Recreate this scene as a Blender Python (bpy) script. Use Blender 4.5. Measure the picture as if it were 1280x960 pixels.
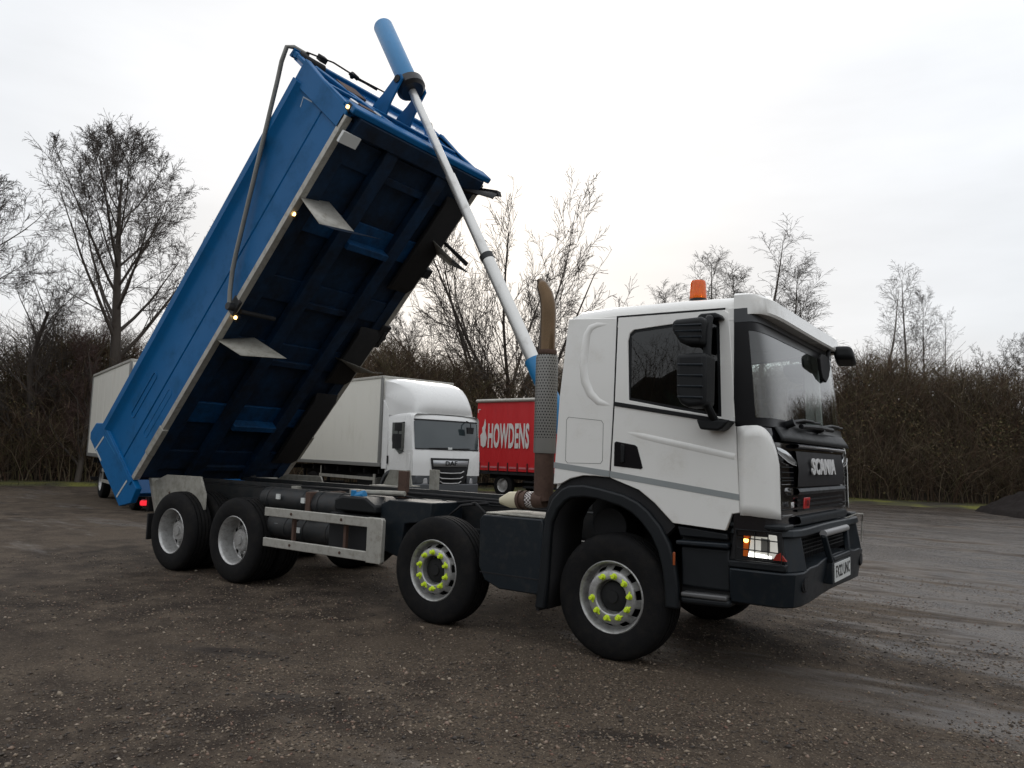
import bpy, bmesh, math, random
import numpy as np
from mathutils import Vector, Matrix
from mathutils.geometry import tessellate_polygon

scene = bpy.context.scene
for _o in list(bpy.data.objects):
    bpy.data.objects.remove(_o)
COL = scene.collection
R = math.radians
random.seed(7)

# ------------------------------------------------------------------ camera
cam_data = bpy.data.cameras.new("camera")
cam = bpy.data.objects.new("camera", cam_data)
COL.objects.link(cam)
scene.camera = cam
CAM = Vector((2.93988, -6.81585, 1.62755))
cr = Vector((0.81641919, 0.57659402, 0.03160771))
cu = Vector((0.0289201, -0.09549337, 0.99500987))
cf = Vector((-0.57673507, 0.81143105, 0.09463778))
cam.matrix_world = Matrix((
    (cr.x, cu.x, -cf.x, CAM.x), (cr.y, cu.y, -cf.y, CAM.y),
    (cr.z, cu.z, -cf.z, CAM.z), (0, 0, 0, 1)))
cam_data.sensor_width = 36
cam_data.lens = 26.519
cam_data.clip_start = 0.05
cam_data.clip_end = 2000

# ------------------------------------------------------------------ sky and sun
SUN_EL, SUN_AZ = R(22), R(128)      # azimuth measured from +x towards +y: behind the truck, to the left
world = bpy.data.worlds.new("World")
scene.world = world
world.use_nodes = True
nt = world.node_tree
for n in list(nt.nodes):
    nt.nodes.remove(n)
N = nt.nodes.new
L = nt.links.new
out = N('ShaderNodeOutputWorld'); bg = N('ShaderNodeBackground')
sky = N('ShaderNodeTexSky'); sky.sky_type = 'NISHITA'; sky.sun_disc = False
sky.sun_elevation = SUN_EL
sky.sun_rotation = math.pi / 2 - SUN_AZ
sky.dust_density = 3.0; sky.air_density = 1.2
tc = N('ShaderNodeTexCoord'); sep = N('ShaderNodeSeparateXYZ')
L(tc.outputs['Generated'], sep.inputs[0])
ramp = N('ShaderNodeValToRGB')
ramp.color_ramp.elements[0].position = 0.0; ramp.color_ramp.elements[0].color = (7.9, 7.6, 7.5, 1)
ramp.color_ramp.elements[1].position = 1.0; ramp.color_ramp.elements[1].color = (13.5, 13.7, 14.2, 1)
e = ramp.color_ramp.elements.new(0.16); e.color = (7.9, 8.15, 8.5, 1)
e = ramp.color_ramp.elements.new(0.38); e.color = (9.1, 9.35, 9.7, 1)
L(sep.outputs['Z'], ramp.inputs[0])
# long soft cloud banks
mp = N('ShaderNodeMapping'); mp.inputs['Scale'].default_value = (1.3, 1.3, 5.0)
L(tc.outputs['Generated'], mp.inputs[0])
nz = N('ShaderNodeTexNoise'); nz.inputs['Scale'].default_value = 1.6; nz.inputs['Detail'].default_value = 5
nz.inputs['Roughness'].default_value = 0.5
L(mp.outputs[0], nz.inputs['Vector'])
mr = N('ShaderNodeMapRange'); mr.inputs['From Min'].default_value = 0.35; mr.inputs['From Max'].default_value = 0.65
mr.inputs['To Min'].default_value = 0.93; mr.inputs['To Max'].default_value = 1.10
L(nz.outputs['Fac'], mr.inputs['Value'])
mul = N('ShaderNodeMix'); mul.data_type = 'RGBA'; mul.blend_type = 'MULTIPLY'; mul.inputs[0].default_value = 1
L(ramp.outputs[0], mul.inputs[6]); L(mr.outputs[0], mul.inputs[7])
# warm break in the cloud towards the sun, low down
dot = N('ShaderNodeVectorMath'); dot.operation = 'DOT_PRODUCT'
nrm = N('ShaderNodeVectorMath'); nrm.operation = 'NORMALIZE'
L(tc.outputs['Generated'], nrm.inputs[0]); L(nrm.outputs[0], dot.inputs[0])
dot.inputs[1].default_value = (math.cos(SUN_AZ) * .99, math.sin(SUN_AZ) * .99, 0.12)
wr = N('ShaderNodeMapRange'); wr.inputs['From Min'].default_value = 0.80; wr.inputs['From Max'].default_value = 1.0
wr.inputs['To Min'].default_value = 0.0; wr.inputs['To Max'].default_value = 0.3
L(dot.outputs['Value'], wr.inputs['Value'])
warm = N('ShaderNodeMix'); warm.data_type = 'RGBA'
L(wr.outputs[0], warm.inputs[0]); L(mul.outputs[2], warm.inputs[6]); warm.inputs[7].default_value = (9.6, 9.0, 8.5, 1)
mx = N('ShaderNodeMix'); mx.data_type = 'RGBA'; mx.inputs[0].default_value = 0.93
L(sky.outputs[0], mx.inputs[6]); L(warm.outputs[2], mx.inputs[7])
L(mx.outputs[2], bg.inputs['Color']); bg.inputs['Strength'].default_value = 0.098
L(bg.outputs[0], out.inputs['Surface'])

sun_d = bpy.data.lights.new("sun", 'SUN'); sun_d.energy = 0.5; sun_d.angle = R(16); sun_d.color = (1, .93, .84)
sun = bpy.data.objects.new("sun", sun_d); COL.objects.link(sun)
sd = Vector((math.cos(SUN_EL) * math.cos(SUN_AZ), math.cos(SUN_EL) * math.sin(SUN_AZ), math.sin(SUN_EL)))
sun.rotation_euler = sd.to_track_quat('Z', 'Y').to_euler()

scene.view_settings.view_transform = 'Standard'
scene.view_settings.look = 'None'
scene.view_settings.exposure = 0.06
scene.view_settings.gamma = 1.0
scene.view_settings.use_curve_mapping = False
scene.cycles.max_bounces = 8
scene.cycles.transparent_max_bounces = 12

# ------------------------------------------------------------------ helpers
def tag(o, label=None, cat=None, group=None, kind=None):
    if label: o['label'] = label
    if cat: o['category'] = cat
    if group: o['group'] = group
    if kind: o['kind'] = kind
    return o

def empty(name, loc=(0, 0, 0), rz=0.0):
    o = bpy.data.objects.new(name, None)
    o.location = loc; o.rotation_euler = (0, 0, rz)
    o.empty_display_size = .3
    COL.objects.link(o)
    return o

class MB:
    """collects polygons and links them as one mesh object"""
    def __init__(s, M=None):
        s.v = []; s.f = []; s.M = M
    def add(s, vs, fs):
        b = len(s.v)
        for p in vs:
            p = Vector(p)
            s.v.append(tuple(s.M @ p) if s.M else tuple(p))
        for f in fs:
            s.f.append(tuple(b + i for i in f))
        return s
    def hexa(s, a):   # 8 points: bottom loop then top loop
        return s.add(a, [(3, 2, 1, 0), (4, 5, 6, 7), (0, 1, 5, 4), (1, 2, 6, 5), (2, 3, 7, 6), (3, 0, 4, 7)])
    def box(s, x0, x1, y0, y1, z0, z1):
        return s.hexa([(x0, y0, z0), (x1, y0, z0), (x1, y1, z0), (x0, y1, z0),
                       (x0, y0, z1), (x1, y0, z1), (x1, y1, z1), (x0, y1, z1)])
    def prism(s, poly, a, b, axis='y', holes=()):
        """extrude a 2D polygon (with holes) between a and b along axis; 2D is (x,z) for y, (y,z) for x, (x,y) for z"""
        def P(q, t):
            if axis == 'y': return (q[0], t, q[1])
            if axis == 'x': return (t, q[0], q[1])
            return (q[0], q[1], t)
        loops = [list(poly)] + [list(h) for h in holes]
        pts = [q for l in loops for q in l]
        n = len(pts)
        vs = [P(q, a) for q in pts] + [P(q, b) for q in pts]
        fs = []
        if holes:
            tris = tessellate_polygon([[Vector((q[0], q[1], 0)) for q in l] for l in loops])
            for t in tris:
                fs.append(tuple(t)); fs.append(tuple(n + i for i in reversed(t)))
        else:
            fs.append(tuple(range(n))); fs.append(tuple(n + i for i in reversed(range(n))))
        o = 0
        for l in loops:
            k = len(l)
            for i in range(k):
                j = (i + 1) % k
                fs.append((o + i, o + j, n + o + j, n + o + i))
            o += k
        return s.add(vs, fs)
    def cyl(s, p0, p1, r0, r1=None, n=20, caps=True):
        r1 = r0 if r1 is None else r1
        p0 = Vector(p0); p1 = Vector(p1); d = (p1 - p0).normalized()
        a = d.orthogonal().normalized(); b = d.cross(a)
        vs = []
        for p, r in ((p0, r0), (p1, r1)):
            for i in range(n):
                t = 2 * math.pi * i / n
                vs.append(p + (a * math.cos(t) + b * math.sin(t)) * r)
        fs = [(i, (i + 1) % n, n + (i + 1) % n, n + i) for i in range(n)]
        if caps: fs += [tuple(reversed(range(n))), tuple(range(n, 2 * n))]
        return s.add(vs, fs)
    def tube(s, pts, r, n=10, caps=True):
        pts = [Vector(p) for p in pts]; m = len(pts)
        rr = r if isinstance(r, (list, tuple)) else [r] * m
        vs = []; prev = None
        for i, p in enumerate(pts):
            d = (pts[min(i + 1, m - 1)] - pts[max(i - 1, 0)]).normalized()
            a = d.orthogonal().normalized() if prev is None else (prev - d * prev.dot(d)).normalized()
            prev = a; b = d.cross(a)
            for k in range(n):
                t = 2 * math.pi * k / n
                vs.append(p + (a * math.cos(t) + b * math.sin(t)) * rr[i])
        fs = [(i * n + k, i * n + (k + 1) % n, (i + 1) * n + (k + 1) % n, (i + 1) * n + k) for i in range(m - 1) for k in range(n)]
        if caps: fs += [tuple(reversed(range(n))), tuple(range((m - 1) * n, m * n))]
        return s.add(vs, fs)
    def lathe(s, prof, n=48, skip=None):
        """profile (r, z) about local Z"""
        vs = [(r * math.cos(2 * math.pi * i / n), r * math.sin(2 * math.pi * i / n), z) for r, z in prof for i in range(n)]
        fs = []
        for k in range(len(prof) - 1):
            for i in range(n):
                if skip and skip(k, i): continue
                fs.append((k * n + i, k * n + (i + 1) % n, (k + 1) * n + (i + 1) % n, (k + 1) * n + i))
        return s.add(vs, fs)
    def grid(s, fn, us, vs_, thick=None, flip=False):
        nu, nv = len(us), len(vs_)
        P = [[Vector(fn(u, v)) for v in vs_] for u in us]
        base = [p for row in P for p in row]
        fs = []
        for i in range(nu - 1):
            for j in range(nv - 1):
                q = (i * nv + j, (i + 1) * nv + j, (i + 1) * nv + j + 1, i * nv + j + 1)
                fs.append(tuple(reversed(q)) if flip else q)
        return s.add(base, fs)
    def build(s, name, mat, parent=None, bevel=0.0, smooth=35, seg=2, loc=None, rot=None, solid=0.0):
        me = bpy.data.meshes.new(name)
        me.from_pydata(s.v, [], s.f)
        bm = bmesh.new(); bm.from_mesh(me)
        bmesh.ops.remove_doubles(bm, verts=bm.verts, dist=1e-5)
        bmesh.ops.recalc_face_normals(bm, faces=bm.faces)
        bm.to_mesh(me); bm.free()
        if smooth:
            for p in me.polygons: p.use_smooth = True
            me.set_sharp_from_angle(angle=R(smooth))
        me.materials.append(mat)
        o = bpy.data.objects.new(name, me)
        COL.objects.link(o)
        if parent: o.parent = parent
        if loc is not None: o.location = loc
        if rot is not None: o.rotation_euler = rot
        if solid:
            m = o.modifiers.new("solid", 'SOLIDIFY'); m.thickness = solid; m.offset = 0
        if bevel:
            m = o.modifiers.new("bevel", 'BEVEL'); m.width = bevel; m.segments = seg
            m.limit_method = 'ANGLE'; m.angle_limit = R(40); m.harden_normals = False
        return o

def copy_tree(o, parent=None):
    c = o.copy(); COL.objects.link(c); c.parent = parent
    for ch in [x for x in bpy.data.objects if x.parent == o]:
        copy_tree(ch, c)
    return c

def text_obj(name, s, size, mat, parent, M, extrude=.006, bold=0.0, xs=1.0, space=1.0):
    cu_ = bpy.data.curves.new(name, 'FONT'); cu_.body = s; cu_.size = size; cu_.extrude = extrude
    cu_.offset = bold; cu_.align_x = 'CENTER'; cu_.align_y = 'CENTER'; cu_.space_character = space
    cu_.resolution_u = 3
    t = bpy.data.objects.new(name, cu_); COL.objects.link(t)
    dg = bpy.context.evaluated_depsgraph_get()
    me = bpy.data.meshes.new_from_object(t.evaluated_get(dg))
    bpy.data.objects.remove(t); bpy.data.curves.remove(cu_)
    me.name = name
    me.transform(M @ Matrix.Diagonal((xs, 1, 1, 1)))
    me.materials.clear(); me.materials.append(mat)
    o = bpy.data.objects.new(name, me); COL.objects.link(o); o.parent = parent
    return o

def frame(origin, xdir, ydir):
    x = Vector(xdir).normalized(); y = Vector(ydir); y = (y - x * y.dot(x)).normalized(); z = x.cross(y)
    return Matrix(((x.x, y.x, z.x, origin[0]), (x.y, y.y, z.y, origin[1]), (x.z, y.z, z.z, origin[2]), (0, 0, 0, 1)))

# ------------------------------------------------------------------ materials
def new_mat(name):
    m = bpy.data.materials.new(name); m.use_nodes = True
    t = m.node_tree
    for n in list(t.nodes): t.nodes.remove(n)
    o = t.nodes.new('ShaderNodeOutputMaterial'); b = t.nodes.new('ShaderNodeBsdfPrincipled')
    t.links.new(b.outputs[0], o.inputs[0])
    return m, t, b

def mat(name, col, rough=.5, metal=0.0, var=.15, scale=3.0, dirt=0.0, dirtcol=(.06, .05, .04), coat=0.0,
        bump=0.0, bscale=60.0, spec=.5, stretch=(1, 1, 1)):
    m, t, b = new_mat(name)
    n = t.nodes.new; l = t.links.new
    c = n('ShaderNodeTexCoord'); mp_ = n('ShaderNodeMapping'); mp_.inputs['Scale'].default_value = stretch
    l(c.outputs['Object'], mp_.inputs[0])
    a = n('ShaderNodeTexNoise'); a.inputs['Scale'].default_value = scale; a.inputs['Detail'].default_value = 7
    a.inputs['Roughness'].default_value = .62
    l(mp_.outputs[0], a.inputs['Vector'])
    hi = n('ShaderNodeMix'); hi.data_type = 'RGBA'
    hi.inputs[6].default_value = tuple(x * (1 - var) for x in col) + (1,)
    hi.inputs[7].default_value = tuple(min(1, x * (1 + var)) for x in col) + (1,)
    l(a.outputs['Fac'], hi.inputs[0])
    last = hi.outputs[2]
    if dirt > 0:
        d = n('ShaderNodeTexNoise'); d.inputs['Scale'].default_value = scale * 2.3; d.inputs['Detail'].default_value = 9
        d.inputs['Roughness'].default_value = .7; l(mp_.outputs[0], d.inputs['Vector'])
        r_ = n('ShaderNodeMapRange'); r_.inputs['From Min'].default_value = .62 - .35 * dirt; r_.inputs['From Max'].default_value = .78 - .15 * dirt
        r_.inputs['To Max'].default_value = min(1, .35 + dirt * .6)
        l(d.outputs['Fac'], r_.inputs['Value'])
        x = n('ShaderNodeMix'); x.data_type = 'RGBA'; x.inputs[7].default_value = tuple(dirtcol) + (1,)
        l(r_.outputs[0], x.inputs[0]); l(last, x.inputs[6]); last = x.outputs[2]
        rr = n('ShaderNodeMapRange'); rr.inputs['To Min'].default_value = rough; rr.inputs['To Max'].default_value = .8
        l(r_.outputs[0], rr.inputs['Value']); l(rr.outputs[0], b.inputs['Roughness'])
    else:
        rr = n('ShaderNodeMapRange'); rr.inputs['To Min'].default_value = max(0, rough * .75); rr.inputs['To Max'].default_value = min(1, rough * 1.25)
        l(a.outputs['Fac'], rr.inputs['Value']); l(rr.outputs[0], b.inputs['Roughness'])
    l(last, b.inputs['Base Color'])
    b.inputs['Metallic'].default_value = metal
    b.inputs['Specular IOR Level'].default_value = spec
    b.inputs['Coat Weight'].default_value = coat; b.inputs['Coat Roughness'].default_value = .08
    if bump > 0:
        k = n('ShaderNodeTexNoise'); k.inputs['Scale'].default_value = bscale; k.inputs['Detail'].default_value = 4
        l(c.outputs['Object'], k.inputs['Vector'])
        bu = n('ShaderNodeBump'); bu.inputs['Strength'].default_value = bump; bu.inputs['Distance'].default_value = .01
        l(k.outputs['Fac'], bu.inputs['Height']); l(bu.outputs[0], b.inputs['Normal'])
    return m

def emit(name, col, strength, base=(.5, .2, .02)):
    m, t, b = new_mat(name)
    b.inputs['Base Color'].default_value = base + (1,)
    b.inputs['Emission Color'].default_value = col + (1,); b.inputs['Emission Strength'].default_value = strength
    b.inputs['Roughness'].default_value = .2
    return m

def glass(name, tint=(.5, .58, .58), refl=1.0, ior=1.5, rough=.01):
    m, t, b = new_mat(name); t.nodes.remove(b)
    o = [x for x in t.nodes if x.type == 'OUTPUT_MATERIAL'][0]
    n = t.nodes.new; l = t.links.new
    tr = n('ShaderNodeBsdfTransparent'); tr.inputs[0].default_value = tint + (1,)
    g = n('ShaderNodeBsdfGlossy'); g.inputs['Roughness'].default_value = rough; g.inputs[0].default_value = (refl, refl, refl, 1)
    ge = n('ShaderNodeNewGeometry'); dt = n('ShaderNodeVectorMath'); dt.operation = 'DOT_PRODUCT'
    l(ge.outputs['Normal'], dt.inputs[0]); l(ge.outputs['Incoming'], dt.inputs[1])
    def mth(op, a, c=None):      # Schlick reflectance, the same from both faces of the pane
        q = n('ShaderNodeMath'); q.operation = op
        for i_, v_ in ((0, a), (1, c)):
            if v_ is None: continue
            if isinstance(v_, (int, float)): q.inputs[i_].default_value = v_
            else: l(v_, q.inputs[i_])
        return q.outputs[0]
    f0 = ((ior - 1) / (ior + 1)) ** 2 * 1.6
    w5 = mth('POWER', mth('SUBTRACT', 1.0, mth('ABSOLUTE', dt.outputs['Value'])), 5.0)
    fres = mth('ADD', f0, mth('MULTIPLY', w5, 1 - f0))
    mx_ = n('ShaderNodeMixShader'); l(fres, mx_.inputs[0]); l(tr.outputs[0], mx_.inputs[1]); l(g.outputs[0], mx_.inputs[2])
    l(mx_.outputs[0], o.inputs[0])
    return m

white_paint = mat('white paint', (.79, .785, .75), .22, var=.03, scale=1.5, coat=.6, dirt=.24, dirtcol=(.48, .45, .385))
grey_stripe = mat('grey stripe', (.27, .29, .29), .35, var=.05)
black_gloss = mat('black gloss', (.006, .006, .008), .12, var=.2, coat=.6)
frit_black = mat('black glass edge', (.004, .004, .005), .3, var=.1, spec=.25)
black_plastic = mat('black plastic', (.007, .008, .009), .5, spec=.25, var=.25, scale=8, bump=.15, bscale=300)
steel_dark = mat('dark blue grey steel', (.009, .0135, .018), .42, spec=.3, var=.25, scale=5, dirt=.3, dirtcol=(.035, .032, .028))
chassis_m = mat('dark chassis paint', (.009, .012, .014), .55, var=.3, scale=6, dirt=.6, dirtcol=(.04, .034, .03))
pit_black = mat('black underside', (.006, .006, .007), .8, var=.3)
blue_paint = mat('blue paint', (.0025, .105, .285), .45, var=.16, scale=1.1, dirt=.38, dirtcol=(.008, .060, .13), spec=.18, stretch=(1, 1, 1), bump=.03, bscale=14)
blue_under = mat('dirty shade darkened blue', (.002, .024, .065), .5, var=.45, scale=1.3, dirt=.85, dirtcol=(.0045, .006, .009), spec=.3)  # body blue darkened to carry the shade underneath, with black grime over it
blue_ram = mat('blue ram paint', (.016, .19, .42), .35, var=.12, scale=4, dirt=.15, dirtcol=(.06, .12, .2))
alu = mat('weathered aluminium', (.42, .41, .37), .5, metal=.35, var=.15, scale=5, dirt=.42, dirtcol=(.18, .16, .12))
alu_dull = mat('dull aluminium plate', (.33, .32, .28), .6, metal=.15, var=.2, scale=4, dirt=.5, dirtcol=(.13, .12, .09))
chrome_rod = mat('polished silver rod', (.62, .62, .60), .3, metal=.55, var=.08, scale=3, dirt=.2, dirtcol=(.3, .28, .25))
rubber = mat('tyre rubber', (.006, .006, .0065), .8, var=.35, scale=5, bump=.3, bscale=120, dirt=.45, dirtcol=(.020, .017, .014), spec=.2)
rim_silver = mat('silver wheel steel', (.46, .46, .45), .38, metal=.5, var=.2, scale=9, dirt=.45, dirtcol=(.14, .12, .10))
rim_front = mat('silver wheel', (.42, .42, .41), .36, metal=.5, var=.15, scale=9, dirt=.5, dirtcol=(.12, .10, .09))
rust = mat('rusty steel', (.085, .048, .034), .75, metal=.2, var=.4, scale=14, dirt=.4, dirtcol=(.04, .022, .016))
brown_pipe = mat('heat browned stainless', (.115, .075, .042), .28, metal=.8, var=.3, scale=7, stretch=(1, 1, .4))
lime = mat('fluorescent yellow plastic', (.62, .80, .03), .45, var=.08)
chrome = mat('chrome', (.6, .6, .6), .18, metal=1.0, var=.05)
white_plate = mat('white number plate', (.66, .68, .66), .3, var=.03)
ink = mat('black lettering', (.01, .01, .01), .4, var=.05)
# ------------------------------------------------------------------ ground
rng = np.random.default_rng(5)
def smooth_noise(X, Y, s, seed):
    r_ = np.random.default_rng(seed); a = np.zeros_like(X)
    for k in range(7):
        th = r_.uniform(0, 2 * np.pi); w = s * r_.uniform(.6, 1.7); ph = r_.uniform(0, 6.3)
        a += np.sin((X * np.cos(th) + Y * np.sin(th)) * w + ph)
    return a / 7
def ground_z(X, Y):
    return 0.030 * smooth_noise(X, Y, .9, 3) * np.clip((np.abs(Y + 0) - 1.2) / 2 + np.clip((X - 1.5) / 2, 0, 1) + np.clip((-X - 7.5) / 2, 0, 1), 0, 1) \
        + 0.008 * smooth_noise(X, Y, 3.5, 4) * np.clip((np.abs(Y) - 1.6), 0, 1)
def axis_pts(c, near, step, far):
    a = list(np.arange(-near, near + 1e-6, step)); s = step; x = near; ext = []
    while x < far:
        s *= 1.25; x += s; ext.append(x)
    return np.array([-e for e in reversed(ext)] + a + ext) + c
gx = axis_pts(-2, 11, .16, 600); gy = axis_pts(1, 10, .16, 600)
GX, GY = np.meshgrid(gx, gy, indexing='ij'); GZ = ground_z(GX, GY)
nx_, ny_ = GX.shape
gv = np.stack([GX, GY, GZ], -1).reshape(-1, 3)
idx = np.arange(nx_ * ny_).reshape(nx_, ny_)
gf = np.stack([idx[:-1, :-1], idx[1:, :-1], idx[1:, 1:], idx[:-1, 1:]], -1).reshape(-1, 4)
def np_mesh(name, v, f, k, m, smooth=False, parent=None):
    me = bpy.data.meshes.new(name)
    me.vertices.add(len(v)); me.vertices.foreach_set('co', v.astype(np.float32).ravel())
    me.loops.add(f.size); me.loops.foreach_set('vertex_index', f.astype(np.int32).ravel())
    me.polygons.add(len(f)); me.polygons.foreach_set('loop_start', np.arange(0, f.size, k, dtype=np.int32))
    me.polygons.foreach_set('loop_total', np.full(len(f), k, dtype=np.int32))
    if smooth: me.polygons.foreach_set('use_smooth', np.ones(len(f), dtype=bool))
    me.update(calc_edges=True); me.materials.append(m)
    o = bpy.data.objects.new(name, me); COL.objects.link(o)
    if parent: o.parent = parent
    return o

gm, t, b = new_mat('wet road planings')
n = t.nodes.new; l = t.links.new
geo = n('ShaderNodeNewGeometry')
def noise(s, d=6, r_=.6, vec=None, st=None):
    x = n('ShaderNodeTexNoise'); x.inputs['Scale'].default_value = s; x.inputs['Detail'].default_value = d; x.inputs['Roughness'].default_value = r_
    src = vec or geo.outputs['Position']
    if st:
        mm = n('ShaderNodeMapping'); mm.inputs['Scale'].default_value = st; mm.inputs['Rotation'].default_value = (0, 0, R(20)); l(src, mm.inputs[0]); src = mm.outputs[0]
    l(src, x.inputs['Vector']); return x
def rng_(src, a0, a1, b0=0., b1=1.):
    x = n('ShaderNodeMapRange'); x.inputs['From Min'].default_value = a0; x.inputs['From Max'].default_value = a1
    x.inputs['To Min'].default_value = b0; x.inputs['To Max'].default_value = b1; l(src, x.inputs['Value']); return x.outputs[0]
def mixc(fac, c0, c1, bt='MIX'):
    x = n('ShaderNodeMix'); x.data_type = 'RGBA'; x.blend_type = bt
    if isinstance(fac, float): x.inputs[0].default_value = fac
    else: l(fac, x.inputs[0])
    for i, c in ((6, c0), (7, c1)):
        if isinstance(c, tuple): x.inputs[i].default_value = c + (1,)
        else: l(c, x.inputs[i])
    return x.outputs[2]
def math_(op, a, b_):
    x = n('ShaderNodeMath'); x.operation = op
    for i, c in ((0, a), (1, b_)):
        if isinstance(c, (int, float)): x.inputs[i].default_value = c
        else: l(c, x.inputs[i])
    return x.outputs[0]
big = noise(.35, 5); mid = noise(2.2, 7, .65); fine = noise(38, 5, .7); grit = noise(140, 3, .6)
base = mixc(rng_(mid.outputs['Fac'], .36, .62), (.030, .021, .015), (.128, .098, .070))
base = mixc(rng_(big.outputs['Fac'], .40, .62), base, mixc(rng_(fine.outputs['Fac'], .4, .6), (.050, .036, .025), (.152, .118, .084)))
vor = n('ShaderNodeTexVoronoi'); vor.inputs['Scale'].default_value = 62; vor.inputs['Randomness'].default_value = 1; l(geo.outputs['Position'], vor.inputs['Vector'])
sepc = n('ShaderNodeSeparateColor'); l(vor.outputs['Color'], sepc.inputs[0])
stone_m = math_('MULTIPLY', rng_(sepc.outputs[0], .52, .58), rng_(vor.outputs['Distance'], .55, .32))
base = mixc(stone_m, base, mixc(sepc.outputs[1], (.050, .038, .030), (.26, .21, .16)))
patch_ = noise(.22, 4, .55); drk = math_('MULTIPLY', rng_(patch_.outputs['Fac'], .56, .44), rng_(mid.outputs['Fac'], .62, .40))
base = mixc(math_('MULTIPLY', drk, .62), base, (.018, .012, .009))
base = mixc(rng_(grit.outputs['Fac'], .3, .7), mixc(.5, base, (.016, .013, .012)), base)
# damp patches: darker and smoother, stretched like old wheel tracks; wetter towards the open yard on the right
wetn = noise(.5, 6, .62, st=(.35, 1.5, 1)); wetf = noise(3.2, 5, .6, st=(.5, 1.6, 1))
sx = n('ShaderNodeSeparateXYZ'); l(geo.outputs['Position'], sx.inputs[0])
bias = rng_(math_('ADD', sx.outputs[0], math_('MULTIPLY', sx.outputs[1], .45)), -1.0, 4.2, -.13, .135)
leftwet = math_('MULTIPLY', rng_(sx.outputs[0], -6.0, -10.0), .07)
wet = rng_(math_('ADD', math_('ADD', wetn.outputs['Fac'], math_('ADD', bias, leftwet)), math_('MULTIPLY', math_('SUBTRACT', wetf.outputs['Fac'], .5), .30)), .475, .63)
# three shallow puddle hollows
def puddle(px, py, rx, ry, rot):
    mm = n('ShaderNodeMapping'); mm.vector_type = 'TEXTURE'; mm.inputs['Location'].default_value = (px, py, 0); mm.inputs['Rotation'].default_value = (0, 0, R(rot)); mm.inputs['Scale'].default_value = (rx, ry, 1)
    dn = n('ShaderNodeVectorMath'); dn.operation = 'MULTIPLY_ADD'; l(wetf.outputs['Color'], dn.inputs[0]); dn.inputs[1].default_value = (.5, .5, 0); l(geo.outputs['Position'], dn.inputs[2])
    l(dn.outputs[0], mm.inputs[0])
    ln = n('ShaderNodeVectorMath'); ln.operation = 'LENGTH'; l(mm.outputs[0], ln.inputs[0])
    return rng_(ln.outputs['Value'], 1.4, .5)
pud = puddle(1.15, -3.0 + .6, .38, .12, 25)
for q in ((-2.1, -2.75, .55, .13, 20), (.0, -4.2, .75, .05, 18), (-1.0, -3.2, .3, .07, 30)):
    pud = math_('MAXIMUM', pud, puddle(*q))
base = mixc(math_('MULTIPLY', pud, .85), base, (.016, .012, .010))
colr = mixc(wet, base, mixc(.35, base, (.022, .019, .018)))
l(colr, b.inputs['Base Color'])
rough = rng_(wet, 0, 1, .88, .27)
rough = math_('ADD', rough, math_('MULTIPLY', math_('SUBTRACT', fine.outputs['Fac'], .5), .35))
rough = math_('SUBTRACT', rough, math_('MULTIPLY', pud, .3))
l(math_('MAXIMUM', rough, .08), b.inputs['Roughness'])
l(rng_(wet, 0, 1, .18, .5), b.inputs['Specular IOR Level'])
h = math_('ADD', math_('MULTIPLY', fine.outputs['Fac'], .5), math_('MULTIPLY', grit.outputs['Fac'], .25))
h = math_('ADD', h, math_('MULTIPLY', stone_m, .5)); h = math_('ADD', h, math_('MULTIPLY', mid.outputs['Fac'], 1.2))
bu = n('ShaderNodeBump'); bu.inputs['Distance'].default_value = .022
l(h, bu.inputs['Height'])
l(math_('MULTIPLY', rng_(wet, 0, 1, .85, .42), rng_(pud, 0, 1, 1, .15)), bu.inputs['Strength'])
l(bu.outputs[0], b.inputs['Normal'])
ground = np_mesh('ground', gv, gf, 4, gm, smooth=True); tag(ground, kind='structure')

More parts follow.
